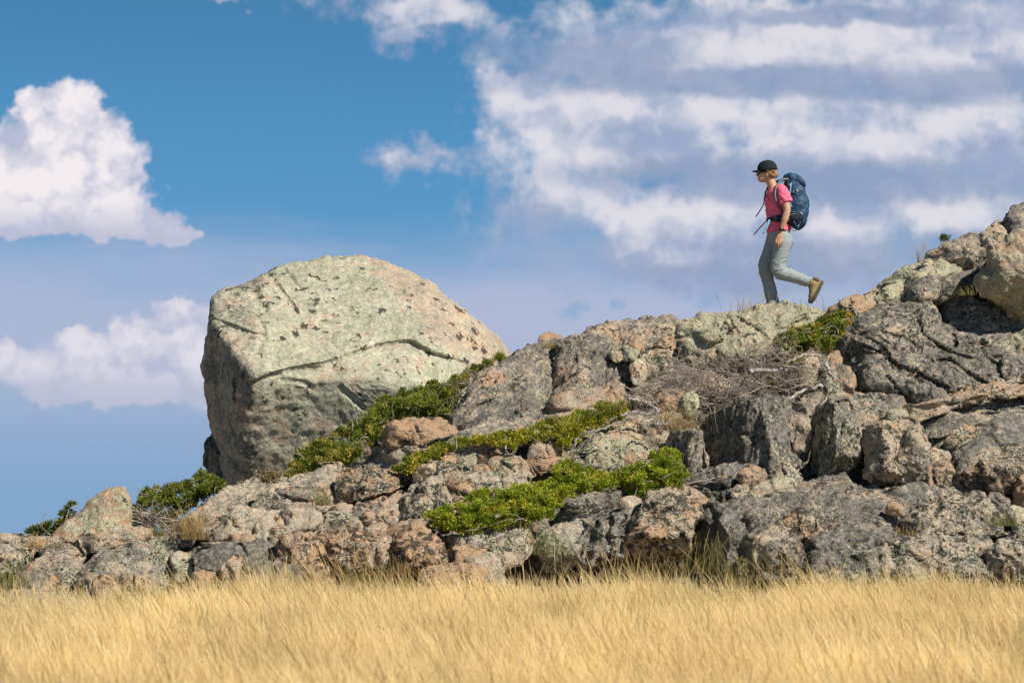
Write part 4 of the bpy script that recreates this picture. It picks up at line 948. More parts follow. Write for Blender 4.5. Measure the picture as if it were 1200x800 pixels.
brush('dead_shrub', 'dead twigs and roots below the green skyline shrub, beside the pale log', '880,440 900,424 926,414 950,416 966,420 966,432 960,446 944,462 916,474 890,474 872,462', 380, 29.95, 23, lean=.7)
brush('dead_shrub', 'bare grey twigs fringing the dark juniper beside the huge boulder', '470,488 486,476 510,470 534,456 552,440 572,430 566,446 548,462 538,476 530,490 510,494', 300, 30.4, 24, lean=.8, thick=.12)
brush('dead_shrub', 'few pale dead twigs in the right end of the broad juniper mat', '744,566 756,556 776,552 796,548 808,566 800,578 784,570 764,572', 160, 28.7, 25, lean=.5, thick=.1)
brush('dead_shrub', 'dry pale twigs at the left edge of the dark green ridge shrub', '158,616 164,600 178,596 192,604 200,614 180,622', 160, 28.9, 26, lean=.3, thick=.1)
def branch(label, line, D, r0, r1, fork=(), seed=0):
    g = np.random.default_rng(seed + 300)
    def mk(l, a, b):
        p = catmull(pts(l), 26, closed=False); q = P(p[:, 0], p[:, 1], D + .05 * np.sin(np.linspace(0, 3, len(p)) + seed))
        q = q + .006 * g.normal(size=q.shape); return tube(q, np.linspace(a, b, len(q)) * (1 + .12 * g.normal(size=len(q))), 8)
    L = [mk(line, r0, r1)] + [mk(f, r1 * 1.1, r1 * .5) for f in fork]
    V, Q = join_tubes(L); org = V.min(0) * .5 + V.max(0) * .5; org[2] = V[:, 2].min()
    o = mesh_obj('dead_branch', V, Q, WOOD, None, origin=org); tag(o, label, 'dead branch', 'weathered branches on the slope')
branch('thick pale weathered log lying level in the dead brush', '877,435 890,434 908,435 923,432', 29.55, .026, .022, seed=1)
branch('long curved grey branch reaching down over the cliff block', '964,452 948,455 936,460 924,468 914,478 908,482', 29.5, .02, .012, seed=2)
branch('pale broken stub standing on the upright orange edged rock', '968,426 972,436 978,444', 29.4, .024, .012, seed=3)
branch('hooped white branch in the dry brush above the cliff block', '842,446 848,444 855,447 853,460 848,467 840,472', 29.4, .009, .008, ('843,446 842,458 838,470',), seed=4)
branch('grey forked root hanging between the cliff block and tall pillar', '966,466 960,474 954,482 950,492', 29.4, .011, .006, ('960,474 962,482', '954,482 944,476 936,480'), seed=5)
branch('long dark root, uppermost on the layered slab', '736,466 748,469 760,474 770,480 776,482', 29.4, .016, .01, ('752,470 762,472 772,470',), seed=6)
branch('second root crossing the layered slab', '728,486 738,483 752,484 764,485 774,482', 29.3, .015, .009, seed=7)
branch('short thick pale root at the lower end of the brush', '760,498 770,497 784,496', 29.2, .022, .012, ('764,492 758,494 752,500',), seed=8)
branch('forked grey root at the right end of the yellow green juniper strip', '674,524 676,514 684,508 696,505 712,500 726,494', 29.0, .012, .010, ('684,524 690,514 698,506', '700,504 712,494 722,488'), seed=9)
branch('bleached twig fork in the juniper strip beside the two stacked flat stones', '592,522 594,530 600,534 608,536', 28.5, .008, .005, ('594,530 590,536', '600,534 604,528'), seed=10)
branch('thin grey branch rising from the log towards the green shrub', '922,424 934,419 944,415 962,417', 29.5, .012, .009, seed=11)
branch('slanting stick in the dead brush below the pale log', '874,442 870,448 868,456', 29.5, .012, .01, seed=12)

# ---------------------------------------------------------------- dry grass
def blades(n, rootf, g, hmin, hmax, w0, lean=(-.28, .0), wob=.22, c1=(.62, .44, .17), c2=(.42, .29, .10), head=.35, seg=4, cl=None):
    """returns verts, quads, colours of curved blades"""
    r, hs = rootf(n); n = len(r)
    lv_ = .22 * perlin(r * np.array([1.1, 1.1, 0]) + np.array([3., 3., .4])) + .12 * perlin(r * np.array([4., 4., 0]) + np.array([3., 7., .4]))
    H = g.uniform(hmin, hmax, n) * hs; isst = g.random(n) < head; H = np.where(isst, H * 1.35, H)
    dx = lean[0] + lv_ + wob * g.normal(size=n); dy = lean[1] + wob * g.normal(size=n)
    t = np.linspace(0, 1, seg + 1)
    cv = t[None] ** 1.35
    Pp = np.stack([r[:, 0:1] + H[:, None] * dx[:, None] * cv, r[:, 1:2] + H[:, None] * dy[:, None] * cv, r[:, 2:3] + H[:, None] * t[None] * (1 - .12 * t[None])], -1)
    th = g.uniform(-.6, 1.5, n); side = np.stack([np.cos(th), np.sin(th), 0 * th], -1)
    wl = w0 * np.array([1, .9, .75, .5, .12][:seg + 1]); ws = w0 * np.array([.45, .4, .45, 1.25, .25][:seg + 1])
    W = np.where(isst[:, None], ws[None], wl[None]) * g.uniform(.7, 1.3, (n, 1))
    A = Pp - side[:, None] * W[..., None] / 2; B = Pp + side[:, None] * W[..., None] / 2
    V = np.stack([A, B], 2).reshape(-1, 3); k = np.arange(n)[:, None] * 2 * (seg + 1) + np.arange(seg)[None] * 2
    Q = np.stack([k, k + 1, k + 3, k + 2], -1).reshape(-1, 4)
    tn = np.clip(g.random((n, 1)) * .75 + .25 * (0 if cl is None else 1), 0, 1)
    base = np.array(c2) * (1 - tn) + np.array(c1) * tn
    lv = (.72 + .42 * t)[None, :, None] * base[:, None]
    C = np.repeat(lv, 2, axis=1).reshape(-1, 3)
    return V, Q, C
GB_X = [-300, 0, 90, 180, 260, 420, 620, 720, 900, 1000, 1200, 1500]
GB_D = [21.6, 21.8, 22.4, 24.2, 26.0, 26.5, 26.8, 26.5, 26.3, 26.9, 26.9, 26.9]
def build_meadow():
    g = np.random.default_rng(77)
    def roots(n):
        y = 12.5 + (27.75 - 12.5) * g.random(n) ** .86
        half = y * .195 + 2.0; x = g.uniform(-1, 1, n) * half
        px = 600 + x / y * F; lim = np.interp(px, GB_X, GB_D); e = perlin(np.stack([x * 1.9, y * 1.9, 0 * x + 4.], -1))
        cl = perlin(np.stack([x * 3.3, y * 3.3, 0 * x], -1)); big = perlin(np.stack([x * .7, y * .7, 0 * x + 2.], -1))
        keep = (g.random(n) < np.clip(.85 + .6 * cl + .3 * big, .3, 1)) & ((y < lim + 1.5 * e + .6 * perlin(np.stack([x * 6, y * 6, 0 * x + 9.], -1))) | (g.random(n) < .22))
        edge = np.clip((lim - y) / 1.0, 0, 1)
        x, y, big, cl = x[keep], y[keep], big[keep], cl[keep]; edge = edge[keep]
        return np.stack([x, y, ground_z(x, y) - .01], -1), (.80 + .22 * big + .16 * cl) * (.70 + .30 * edge) * (1 + .75 * np.clip(perlin(np.stack([x * 1.15, y * .5, 0 * x + 33.], -1)) + .5 * perlin(np.stack([x * 3.1, y * .8, 0 * x + 3.], -1)), -.45, .8) * (1 - .75 * edge)) * (.82 + .5 * g.random(n)[keep] ** 3)
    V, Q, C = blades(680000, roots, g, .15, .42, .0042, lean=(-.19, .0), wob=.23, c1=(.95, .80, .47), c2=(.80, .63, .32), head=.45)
    # patches of colour in the meadow itself
    pt = perlin(np.stack([V[:, 0] * .9, V[:, 1] * .5, 0 * V[:, 0] + 8], -1))[:, None]; C = C * (1 + .22 * pt)
    gr = np.clip(perlin(np.stack([V[:, 0] * 1.1, V[:, 1] * .8, 0 * V[:, 0] + 18], -1)) * 2 - .75, 0, .6)[:, None]
    C = C * (1 - gr) + gr * np.array([.36, .32, .13])
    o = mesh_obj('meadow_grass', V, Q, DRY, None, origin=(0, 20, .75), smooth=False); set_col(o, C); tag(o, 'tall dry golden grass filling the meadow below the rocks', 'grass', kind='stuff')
build_meadow()
def tuft(label, px, py, D, h, n, w=.10, seed=0, c1=(.62, .46, .19), c2=(.42, .31, .13), group='grass tufts among the rocks', bw=.006, wob=.3, lean=(-.1, 0), head=.3):
    g = np.random.default_rng(900 + seed); b = P(px, py, D)
    def rf(k): a = g.normal(size=(k, 2)) * w * .5; return np.stack([b[0] + a[:, 0], b[1] + a[:, 1] * .6, b[2] + 0 * a[:, 0]], -1), np.ones(k)
    V, Q, C = blades(n, rf, g, h * .35, h, bw, lean=lean, wob=wob, c1=c1, c2=c2, head=head)
    o = mesh_obj('grass_tuft', V, Q, DRY, None, origin=b, smooth=False); set_col(o, C); tag(o, label, 'grass tuft', group)
GRN = dict(c1=(.40, .38, .13), c2=(.22, .24, .08))
tuft('pale dry tuft leaning over the crack left of the pinkish block', 224, 632, 28.0, .34, 170, .16, 1)
tuft('small green grass tuft beside the dark rounded stone at the left', 186, 628, 28.2, .14, 70, .10, 2, **GRN)
tuft('olive grass tuft at the left edge above the meadow', 10, 690, 26.7, .26, 140, .2, 3, **GRN)
tuft('dry tuft on the ledge left of the wedge boulder', 52, 642, 27.9, .16, 70, .2, 4)
tuft('dry stalks in front of the dark base of the huge boulder', 322, 570, 29.0, .20, 60, .14, 5)
tuft('grey green grass tuft under the overhanging orange wedge boulder', 378, 592, 28.4, .20, 90, .1, 6, **GRN)
tuft('golden grass growing out of the brush beside the roots', 792, 504, 29.3, .28, 160, .22, 7, c1=(.50, .36, .14), c2=(.34, .24, .10))
tuft('yellow green grass at the right end of the juniper strip', 724, 480, 29.5, .14, 90, .16, 8, **GRN)
tuft('tuft of dry weeds at the hiker\'s standing foot', 884, 364, 31.2, .20, 60, .30, 9, wob=.35, bw=.0045)
tuft('thin dry weeds on the skyline under the raised boot', 962, 368, 31.3, .20, 46, .26, 10, wob=.25, bw=.004)
tuft('wispy pale grass on the skyline left of the dark ridge rock', 1079, 308, 31.9, .26, 34, .08, 11, wob=.14, bw=.004)
tuft('tiny weeds on the crest of the wide cracked dome', 786, 376, 31.6, .09, 22, .18, 12, bw=.004)
tuft('tall thin stalks beside the splinter at the foot of the huge boulder', 240, 572, 29.6, .36, 12, .08, 13, wob=.16, bw=.004, lean=(.1, 0), head=.1)
tuft('tall green gold grass in the shadow of the dark block', 826, 672, 27.2, .40, 60, .25, 14, lean=(.05, 0), wob=.2, c1=(.50, .42, .16), c2=(.32, .30, .11))
tuft('dry grass in front of the shaded underside of the tan boulder', 758, 680, 27.1, .36, 90, .5, 15, lean=(-.2, 0), wob=.26)
tuft('tall dry stalks in front of the dark square block at the left', 310, 694, 27.0, .50, 60, .5, 16, lean=(-.2, 0), wob=.22)
tuft('dry grass below the rust orange mottled boulder', 452, 694, 27.0, .40, 130, .4, 17, lean=(-.25, 0), wob=.2)
tuft('grass growing in the cleft right of the long pale slab', 640, 650, 27.4, .30, 80, .2, 18, lean=(-.15, 0), wob=.2, **GRN)
tuft('olive grass in the gap under the wide front slab', 908, 676, 27.0, .30, 80, .6, 19, lean=(-.2, 0), wob=.22, **GRN)
tuft('moss green tuft at the right edge under the broken rocks', 1172, 616, 27.9, .14, 110, .25, 20, **GRN)
tuft('small yellow tuft on the slab beneath the hanging boulder', 1134, 346, 30.4, .10, 50, .14, 21, **GRN)
tuft('yellow moss tuft beside the small perched skyline block', 646, 408, 30.8, .09, 60, .08, 22, c1=(.50, .38, .06), c2=(.34, .26, .06), head=0)
tuft('dry tuft rising between the pale blotched slab and lowest slab', 1062, 634, 27.6, .14, 80, .22, 23)
_g = np.random.default_rng(61)
for k in range(60):
    px = _g.uniform(170, 1190) if k > 5 else _g.uniform(20, 170); D = float(np.interp(px, GB_X, GB_D)) + _g.uniform(-.1, .7)
    zz = float(ground_z(0, D)); py = 640 + (CAMZ - zz) / D * F
    tuft('dry grass tuft standing at the foot of the rocks where the meadow ends', px, py, D, _g.uniform(.30, .60), int(_g.uniform(10, 70)), _g.uniform(.12, .6), 100 + k, group='tufts along the meadow edge', lean=(-.18, 0), wob=.22, bw=.0055, c1=(.80, .62, .32), c2=(.55, .41, .19))
def weed(label, px, py, D, h, seed, c=(.22, .17, .06)):
    g = np.random.default_rng(seed); b = P(px, py, D); L = []; C = []
    for _ in range(7):
        w = wander(b + .03 * g.normal(size=3) * (1, 1, 0), (.25 * g.normal(), .2 * g.normal(), 1), 7, h / 7, g, .12); L.append(tube(w, np.linspace(.004, .0015, len(w)), 3)); C += list(w[3:])
    V, Q = join_tubes(L); root = tag(empty('weed', b), label, 'weed', 'dark weeds in the meadow'); mesh_obj('stalks', V - b, Q, WOOD, root)
    C = np.array(C); leaves('leaves', C, np.tile([0, -.3, .6], (len(C), 1)), np.tile(c, (len(C), 1)), LEAF, root, b, per=7, rad=.022, ln=.03, wd=.008, seed=seed)
weed('olive leafy weed at the edge of the grass under the pink lump', 868, 700, 25.9, .34, 4, (.20, .19, .05))
weed('olive weed low in the grass below the shadowed block', 850, 716, 25.3, .30, 5, (.16, .15, .04))
weed('small dark leafed sprig on the crest of the dark ridge rock', 1110, 286, 31.9, .09, 7, (.10, .11, .04))
# ---------------------------------------------------------------- the hiker
dome = [o for o, _ in ROCKS if o['label'].startswith('pale green dome of rock that')][0]
_v = np.empty(len(dome.data.vertices) * 3, np.float32); dome.data.vertices.foreach_get('co', _v)
_v = _v.reshape(-1, 3) + np.array(dome.location)
_px = 600 + _v[:, 0] / (CP * _v[:, 1] + SP * (_v[:, 2] - CAMZ)) * F
_near = _v[np.abs(_px - 905) < 5]; CR = _near[_near[:, 2].argmax()]
HD = float(CR[1]) + .14; HM = F / HD
def h(px, py, y=0.): return P(px, py, HD + y)
def H3(L): return np.array([h(*q) for q in L])
def ell(c, r, rot=None, sub=3):
    bm = bmesh.new(); bmesh.ops.create_icosphere(bm, subdivisions=sub, radius=1)
    V = np.array([v.co[:] for v in bm.verts]) * np.array(r); Fc = [[v.index for v in f.verts] for f in bm.faces]; bm.free()
    if rot is not None: V = V @ np.array(Matrix.Rotation(rot[1], 3, rot[0]).transposed())
    return V + np.asarray(c), Fc
def limb(path, ra, rb=None, n=40, sides=24, ref=(0, 1, 0), closed=True, pw=2.):
    """tube along a smoothed path; ra = radius across the reference direction, rb = along it"""
    path = np.asarray(path, float); m = len(path); p = catmull(path, n, closed=False)
    ti = np.linspace(0, m - 1, n); ra = np.interp(ti, np.arange(m), ra); rb = ra if rb is None else np.interp(ti, np.arange(m), rb)
    T = np.gradient(p, axis=0); T /= np.linalg.norm(T, axis=1)[:, None]
    B = np.array(ref) - (T @ np.array(ref))[:, None] * T; B /= np.linalg.norm(B, axis=1)[:, None]; A = np.cross(T, B)
    th = np.linspace(0, 2 * math.pi, sides, endpoint=False); cs, sn = np.cos(th), np.sin(th)
    cs = np.sign(cs) * np.abs(cs) ** (2 / pw); sn = np.sign(sn) * np.abs(sn) ** (2 / pw)
    V = p[:, None] + ra[:, None, None] * cs[None, :, None] * A[:, None] + rb[:, None, None] * sn[None, :, None] * B[:, None]
    V = V.reshape(-1, 3); i = np.arange(n * sides).reshape(n, sides); j = np.roll(i, -1, 1)
    Fc = np.stack([i[:-1], j[:-1], j[1:], i[1:]], -1).reshape(-1, 4).tolist()
    if closed: Fc += [i[0][::-1].tolist(), i[-1].tolist()]
    return V, Fc
def joinF(L):
    Vs, Fs, o = [], [], 0
    for V, Fc in L: Vs.append(V); Fs += [[k + o for k in f] for f in Fc]; o += len(V)
    return np.concatenate(Vs), Fs
def fused(name, L, mat, parent, voxel=.006, smooth=4, disp=None, fac=.5):
    """the shapes grown together into one continuous skin"""
    V, Fc = joinF(L); o = mesh_obj(name + '_tmp', V, Fc, mat)
    bm = bmesh.new(); bm.from_mesh(o.data); bmesh.ops.recalc_face_normals(bm, faces=bm.faces); bm.to_mesh(o.data); bm.free()
    r = o.modifiers.new('r', 'REMESH'); r.mode = 'VOXEL'; r.voxel_size = voxel
    s = o.modifiers.new('s', 'SMOOTH'); s.iterations = smooth; s.factor = fac
    dg = bpy.context.evaluated_depsgraph_get(); me = bpy.data.meshes.new_from_object(o.evaluated_get(dg)); me.name = name
    bpy.data.objects.remove(o)
    n = len(me.vertices); co = np.empty(n * 3, np.float32); me.vertices.foreach_get('co', co); co = co.reshape(-1, 3).astype(float)
    if disp is not None:
        no = np.empty(n * 3, np.float32); me.vertices.foreach_get('normal', no); co = co + no.reshape(-1, 3) * disp(co)[:, None]
    co -= np.array(parent.location) if parent else 0
    me.vertices.foreach_set('co', co.astype(np.float32).ravel()); me.update()
    me.polygons.foreach_set('use_smooth', np.ones(len(me.polygons), bool)); me.materials.clear(); me.materials.append(mat)
    ob = bpy.data.objects.new(name, me); col.objects.link(ob); ob.parent = parent; return ob
def plain(name, L, mat, parent, base=None, smooth=True):
    V, Fc = joinF(L); ob = mesh_obj(name, V - np.array(base if base is not None else parent.location), Fc, mat, smooth=smooth); ob.parent = parent
    bm = bmesh.new(); bm.from_mesh(ob.data); bmesh.ops.recalc_face_normals(bm, faces=bm.faces); bm.to_mesh(ob.data); bm.free()
    return ob
def ribbon(path, w, th=.003, wdir=(0, 1, 0), n=24):
    return limb(path, np.full(len(path), th), np.full(len(path), w / 2), n=n, sides=10, ref=wdir, pw=3.5)

SKIN = simple('skin', (.56, .32, .225), .55, .35, .05, 60.)
SHIRT = simple('pink_jersey', (.86, .165, .285), .85, .15, .06, 60., .3, 300.)
TROUS = simple('grey_trouser_cloth', (.30, .345, .365), .85, .15, .05, 50., .25, 260.)
CAPM = simple('black_cap_cloth', (.014, .020, .024), .8, .2, .1, 60.)
BLUE = simple('blue_pack_nylon', (.017, .066, .135), .55, .4, .18, 40., .4, 90.)
NAVY = simple('navy_webbing', (.012, .020, .034), .7, .3, .1)
LBLUE = simple('light_blue_webbing', (.14, .38, .58), .7, .3, .08)
GREY = simple('grey_trim', (.36, .40, .42), .6, .3, .1)
TEAL = simple('strap_mesh_padding', (.06, .12, .145), .85, .2, .2, 90.)
BOOT = simple('tan_nubuck', (.33, .245, .125), .85, .2, .16, 50., .3, 150.)
SOLE = simple('boot_rubber', (.085, .075, .058), .8, .25, .2, 40.)
TONG = simple('dark_boot_panel', (.12, .095, .055), .85, .2, .15)
DARKM = simple('dark_plastic', (.010, .012, .015), .25, .5, .02)
def hair_mat():
    m, t, b = new_mat('blond_brown_hair'); tc = t.node('ShaderNodeTexCoord').outputs['Object']
    n = t.noise(t.vm('MULTIPLY', tc, (60, 60, 260)), 1., 4, .6); c = t.mix(t.mr(n, .35, .65), (.12, .065, .028), (.38, .225, .09))
    t.l.new(c, b.inputs['Base Color']); b.inputs['Roughness'].default_value = .5
    bp = t.node('ShaderNodeBump', ins={'Height': n, 'Strength': .8, 'Distance': .01}); t.l.new(bp.outputs[0], b.inputs['Normal']); return m
HAIR = hair_mat()

base = h(905, 366., 0); 
hiker = tag(empty('person', base), 'hiker in pink shirt, grey trousers and black cap stepping along the pale green dome', 'person')
# -- body: one continuous skin
def finger(p, L, r): return limb(p, r, n=14, sides=10)
kn = [(910.2, 279.4, -.215), (912.4, 280.3, -.222), (914.7, 280.4, -.224), (916.9, 279.6, -.220)]
tips = [(909.6, 288.4, -.195), (911.9, 290.8, -.20), (914.4, 290.4, -.202), (916.6, 287.6, -.20)]
hand = [limb([h(915.6, 267, -.218), h(915.0, 272, -.218), h(914.0, 277, -.219), h(913.6, 281, -.219)], [.024, .030, .039, .036], [.019, .016, .0155, .012], n=20, sides=16)]
for (a, b_) in zip(kn, tips):
    m_ = ((a[0] + b_[0]) / 2 - .5, (a[1] + b_[1]) / 2, a[2] - .004)
    st = (a[0] * .6 + 914 * .4, a[1] - 5, -.219)
    hand.append(limb(H3([st, a, m_, b_]), [.0095, .0098, .0088, .0068], n=16, sides=10))
hand.append(limb(H3([(912.8, 273, -.214), (909.9, 277.5, -.205), (908.6, 281.5, -.200), (908.6, 284.6, -.197)]), [.013, .011, .0095, .0075], n=16, sides=10))
fhand = [limb([h(905, 264, .2), h(904, 272, .2), h(903.5, 277, .2)], [.024, .034, .036], [.018, .016, .013], n=14, sides=12)]
for k in range(4):
    fhand.append(limb(H3([(905.6 - k * 1.4, 273, .2), (906 - k * 1.9, 278, .2), (905.6 - k * 1.9, 283, .19), (905.2 - k * 1.9, 286 - abs(k - 1.5), .185)]), [.009, .0092, .008, .0065], n=12, sides=8))
fhand.append(limb(H3([(903, 270, .2), (900, 275, .19), (899.5, 280, .185)]), [.012, .010, .0075], n=10, sides=8))
head = [ell(h(900.4, 200.2, 0), (.098, .076, .094)), ell(h(896.6, 203.6, 0), (.072, .064, .090)),
        ell(h(892.6, 208.8, 0), (.046, .048, .050)), ell(h(890.6, 211.2, 0), (.020, .024, .017)), ell(h(895.4, 209.6, 0), (.052, .056, .042), ((0, 1, 0), .5)),
        limb([h(888.8, 202.0, 0), h(887.2, 204.6, 0), h(886.8, 206.2, 0)], [.007, .011, .013], [.007, .010, .016], n=10, sides=10),
        ell(h(889.0, 208.3, 0), (.013, .020, .0055)), ell(h(889.4, 209.8, 0), (.012, .018, .0055)), ell(h(890, 200.6, 0), (.022, .052, .012)),
        ell(h(890.8, 205.3, -.034), (.022, .022, .022)), ell(h(890.8, 205.3, .034), (.022, .022, .022)),
        ell(h(899.0, 204.2, -.072), (.017, .009, .030), ((0, 1, 0), -.25)), ell(h(899.0, 204.2, .072), (.017, .009, .030))]
torso = [limb(H3([(901.5, 206, 0), (902.8, 212, 0), (905.5, 219, 0), (908, 226, 0)]), [.056, .052, .056, .075], [.054, .052, .062, .10], n=24),
         limb(H3([(908, 222, 0), (909.5, 228, 0), (910.5, 238, 0), (911, 250, 0), (912, 262, 0), (913.5, 274, 0), (914, 286, 0)]), [.06, .10, .112, .092, .098, .118, .09], [.13, .155, .15, .125, .14, .165, .15], n=50),
         limb(H3([(912, 222, -.10), (916, 223, -.155), (919.5, 232, -.195), (922.3, 246, -.225), (919.6, 257, -.228), (915.8, 268, -.218)]), [.05, .056, .049, .040, .040, .024], [.05, .055, .046, .038, .036, .020], n=60),
         limb(H3([(908, 222, .10), (906, 223, .155), (906, 232, .19), (907.5, 246, .22), (906.5, 257, .215), (905, 266, .20)]), [.05, .056, .049, .040, .038, .024], n=60)]
legs = [limb(H3([(916, 282, -.08), (914, 300, -.09), (911.5, 315.5, -.095), (926, 322.5, -.09), (947, 329.5, -.08)]), [.085, .078, .055, .05, .036], n=60),
        limb(H3([(909, 282, .08), (901.5, 298, .09), (896.5, 314, .095), (901, 334, .09), (905.8, 358, .08)]), [.085, .078, .055, .052, .036], n=60),
        limb(H3([(945, 328.5, -.08), (955, 333, -.08), (952, 344, -.08), (949.5, 351, -.08)]), [.034, .035, .03, .02], n=24),
        limb(H3([(905.6, 356, .08), (905.8, 361.5, .08), (899, 363.0, .08), (890, 363.6, .08)]), [.034, .032, .026, .018], n=24)]
fused('body', head + torso + legs + hand + fhand, SKIN, hiker, voxel=.0042, smooth=2)
# -- hair
g5 = np.random.default_rng(3)
def hair_disp(co): return .004 * fbm(co * np.array([40, 40, 14]), 3)
hairL = [ell(h(903.0, 201.2, 0), (.068, .077, .056)), ell(h(905.4, 204.6, 0), (.038, .052, .026), ((0, 1, 0), .5)), ell(h(909.4, 205.4, -.01), (.024, .032, .024)),
         ell(h(909.8, 197.6, 0), (.020, .030, .022)), limb(H3([(899, 200.2, -.074), (901.5, 203, -.079), (905, 205.8, -.066), (909, 206.5, -.035)]), [.014, .018, .020, .012], [.006, .008, .012, .012], n=16, sides=10),
         limb(H3([(899, 200.2, .074), (901.5, 203, .079), (905, 205.8, .066), (909, 206.5, .035)]), [.014, .018, .020, .012], [.006, .008, .012, .012], n=16, sides=10)]
fused('hair', hairL, HAIR, hiker, voxel=.004, smooth=2, disp=hair_disp)
L = []
for k in range(26):
    s_ = g5.uniform(-1, 1); L.append(tube(catmull(H3([(899 + g5.uniform(0, 2), 200.5 + g5.uniform(-.5, 1), .078 * np.sign(s_)), (903 + g5.uniform(0, 2), 205.5 + g5.uniform(-1, 1), .080 * np.sign(s_)), (907.5 + g5.uniform(-1, 2), 206.5 + g5.uniform(-2, 2), .045 * s_), (909.5 + g5.uniform(-1, 2), 208 + g5.uniform(-3, 1.5), .03 * s_)]), 10, closed=False), .0016, 4))
V, Q = join_tubes(L); o = mesh_obj('loose_hair', V - base, Q, HAIR); o.parent = hiker
# -- cap
def cap_shell():
    nu, nv = 48, 18; V = []; c = h(899.4, 198.8, 0)
    for i in range(nv + 1):
        a = i / nv * math.pi / 2 * 1.04
        for j in range(nu):
            b = 2 * math.pi * j / nu; seam = 1 - .012 * (abs(math.cos(3 * b)) > .985) * (i < nv - 1)
            rx = .112 if math.cos(b) < 0 else .107
            x = math.cos(b) * rx * math.sin(a) ** .82 * seam; y = math.sin(b) * .090 * math.sin(a) ** .82 * seam; z = .103 * math.cos(a) ** .9 if a < math.pi / 2 else -.012
            V.append((x, y, z))
    V = np.array(V); rt = np.array(Matrix.Rotation(-.10, 3, 'Y')); V = V @ rt.T + c
    i = np.arange((nv + 1) * nu).reshape(nv + 1, nu); j = np.roll(i, -1, 1)
    return V, np.stack([i[:-1], j[:-1], j[1:], i[1:]], -1).reshape(-1, 4).tolist()
o = plain('cap', [cap_shell()], CAPM, hiker); sd = o.modifiers.new('t', 'SOLIDIFY'); sd.thickness = .005; sd.offset = 1
def brim():
    V = []; nu, nv = 12, 16
    for s_ in (0, 1):
        for i in range(nu + 1):
            for j in range(nv + 1):
                u = i / nu; w = (j / nv - .5) * 2; r = .080 * (1 - .12 * u) * 1.0
                x = -.088 * (1 - abs(w) ** 2.2 * .75) - u * .092 * math.sqrt(max(0, 1 - abs(w) ** 2.6)) ; y = w * r
                z = -.018 * w * w - .016 * u + s_ * .005
                V.append((x, y, z))
    V = np.array(V) + h(899.4, 199.3, 0); n = (nu + 1) * (nv + 1); Fc = []
    for i in range(nu):
        for j in range(nv):
            a = i * (nv + 1) + j; q = [a, a + 1, a + nv + 2, a + nv + 1]; Fc.append(q); Fc.append([k + n for k in q][::-1])
    edge = [j for j in range(nv + 1)] + [(i + 1) * (nv + 1) + nv for i in range(nu)] + [nu * (nv + 1) + j for j in range(nv - 1, -1, -1)] + [i * (nv + 1) for i in range(nu - 1, 0, -1)]
    for k in range(len(edge)): a, b = edge[k], edge[(k + 1) % len(edge)]; Fc.append([a, b, b + n, a + n])
    return V, Fc
bo = plain('brim', [brim()], CAPM, None, base=base); bo.parent = o
bt = plain('button', [ell(h(899.8, 187.9, 0), (.008, .008, .004), sub=2)], CAPM, None, base=base); bt.parent = o
# -- sunglasses
plain('sunglasses', [ell(h(888.6, 203.2, -.036), (.014, .033, .023)), ell(h(888.6, 203.2, .036), (.014, .033, .023)), limb(H3([(889.0, 201.6, -.058), (894, 201.6, -.077), (899.5, 202.0, -.082)]), [.006, .005, .004], [.003, .003, .003], n=10, sides=8),
                     limb(H3([(889.0, 201.6, .058), (894, 201.6, .077), (899.5, 202.0, .082)]), [.006, .005, .004], [.003, .003, .003], n=10, sides=8), limb(H3([(888.2, 201.8, -.03), (887.9, 201.6, 0), (888.2, 201.8, .03)]), [.004] * 3, n=6, sides=6)], DARKM, hiker)
# -- trousers
def tr_disp(co):
    kn = h(911.5, 315.5, -.095); d = np.linalg.norm(co - kn, axis=1); k2 = h(896.5, 314, .095); d2 = np.linalg.norm(co - k2, axis=1); an = h(905, 345, .08); d3 = np.linalg.norm(co - an, axis=1)
    cr = h(914, 290, 0); d4 = np.linalg.norm(co - cr, axis=1); b5 = h(940, 327, -.08); d5 = np.linalg.norm(co - b5, axis=1)
    w = 1.1 * np.exp(-(d / .12) ** 2) + .6 * np.exp(-(d2 / .13) ** 2) + .6 * np.exp(-(d3 / .1) ** 2) + .45 * np.exp(-(d4 / .12) ** 2) + .7 * np.exp(-(d5 / .09) ** 2) + .22
    q = co @ np.array([[.8, 0, -.6], [0, 1, 0], [.6, 0, .8]])
    return w * .013 * ridged(q * np.array([7, 9, 22]) + 3, 2, .5) - .003
tr = fused('trousers', [
    limb(H3([(911.8, 268, 0), (913, 274, 0), (914, 283, 0), (913, 290, 0)]), [.118, .126, .118, .07], [.150, .168, .168, .12], n=24),
    limb(H3([(916.2, 276, -.075), (916.8, 285, -.09), (914.0, 300, -.095), (911.6, 312, -.097), (914.5, 319.0, -.096), (926, 322.8, -.09), (938, 326.8, -.085), (947.5, 330.0, -.08)]), [.10, .108, .094, .080, .080, .073, .066, .060], n=80),
    ell(h(922.5, 283, -.07), (.068, .085, .11)), ell(h(921.5, 283, .07), (.068, .085, .11)),
    limb(H3([(909, 276, .075), (907, 285, .09), (901.5, 299, .095), (896.6, 312, .095), (898.5, 323, .093), (902, 337, .088), (905.8, 358.5, .08)]), [.10, .104, .090, .076, .074, .072, .068], n=80)],
    TROUS, hiker, voxel=.0065, smooth=5, disp=tr_disp)
for (px_, py_, w_) in ((926.5, 281, .05),):
    pk = plain('pocket_seam', [ribbon(H3([(923.5, 275.5, -.165), (928.5, 284, -.12), (930.0, 287, -.10)]), .004, .002)], NAVY, None, base=base); pk.parent = tr
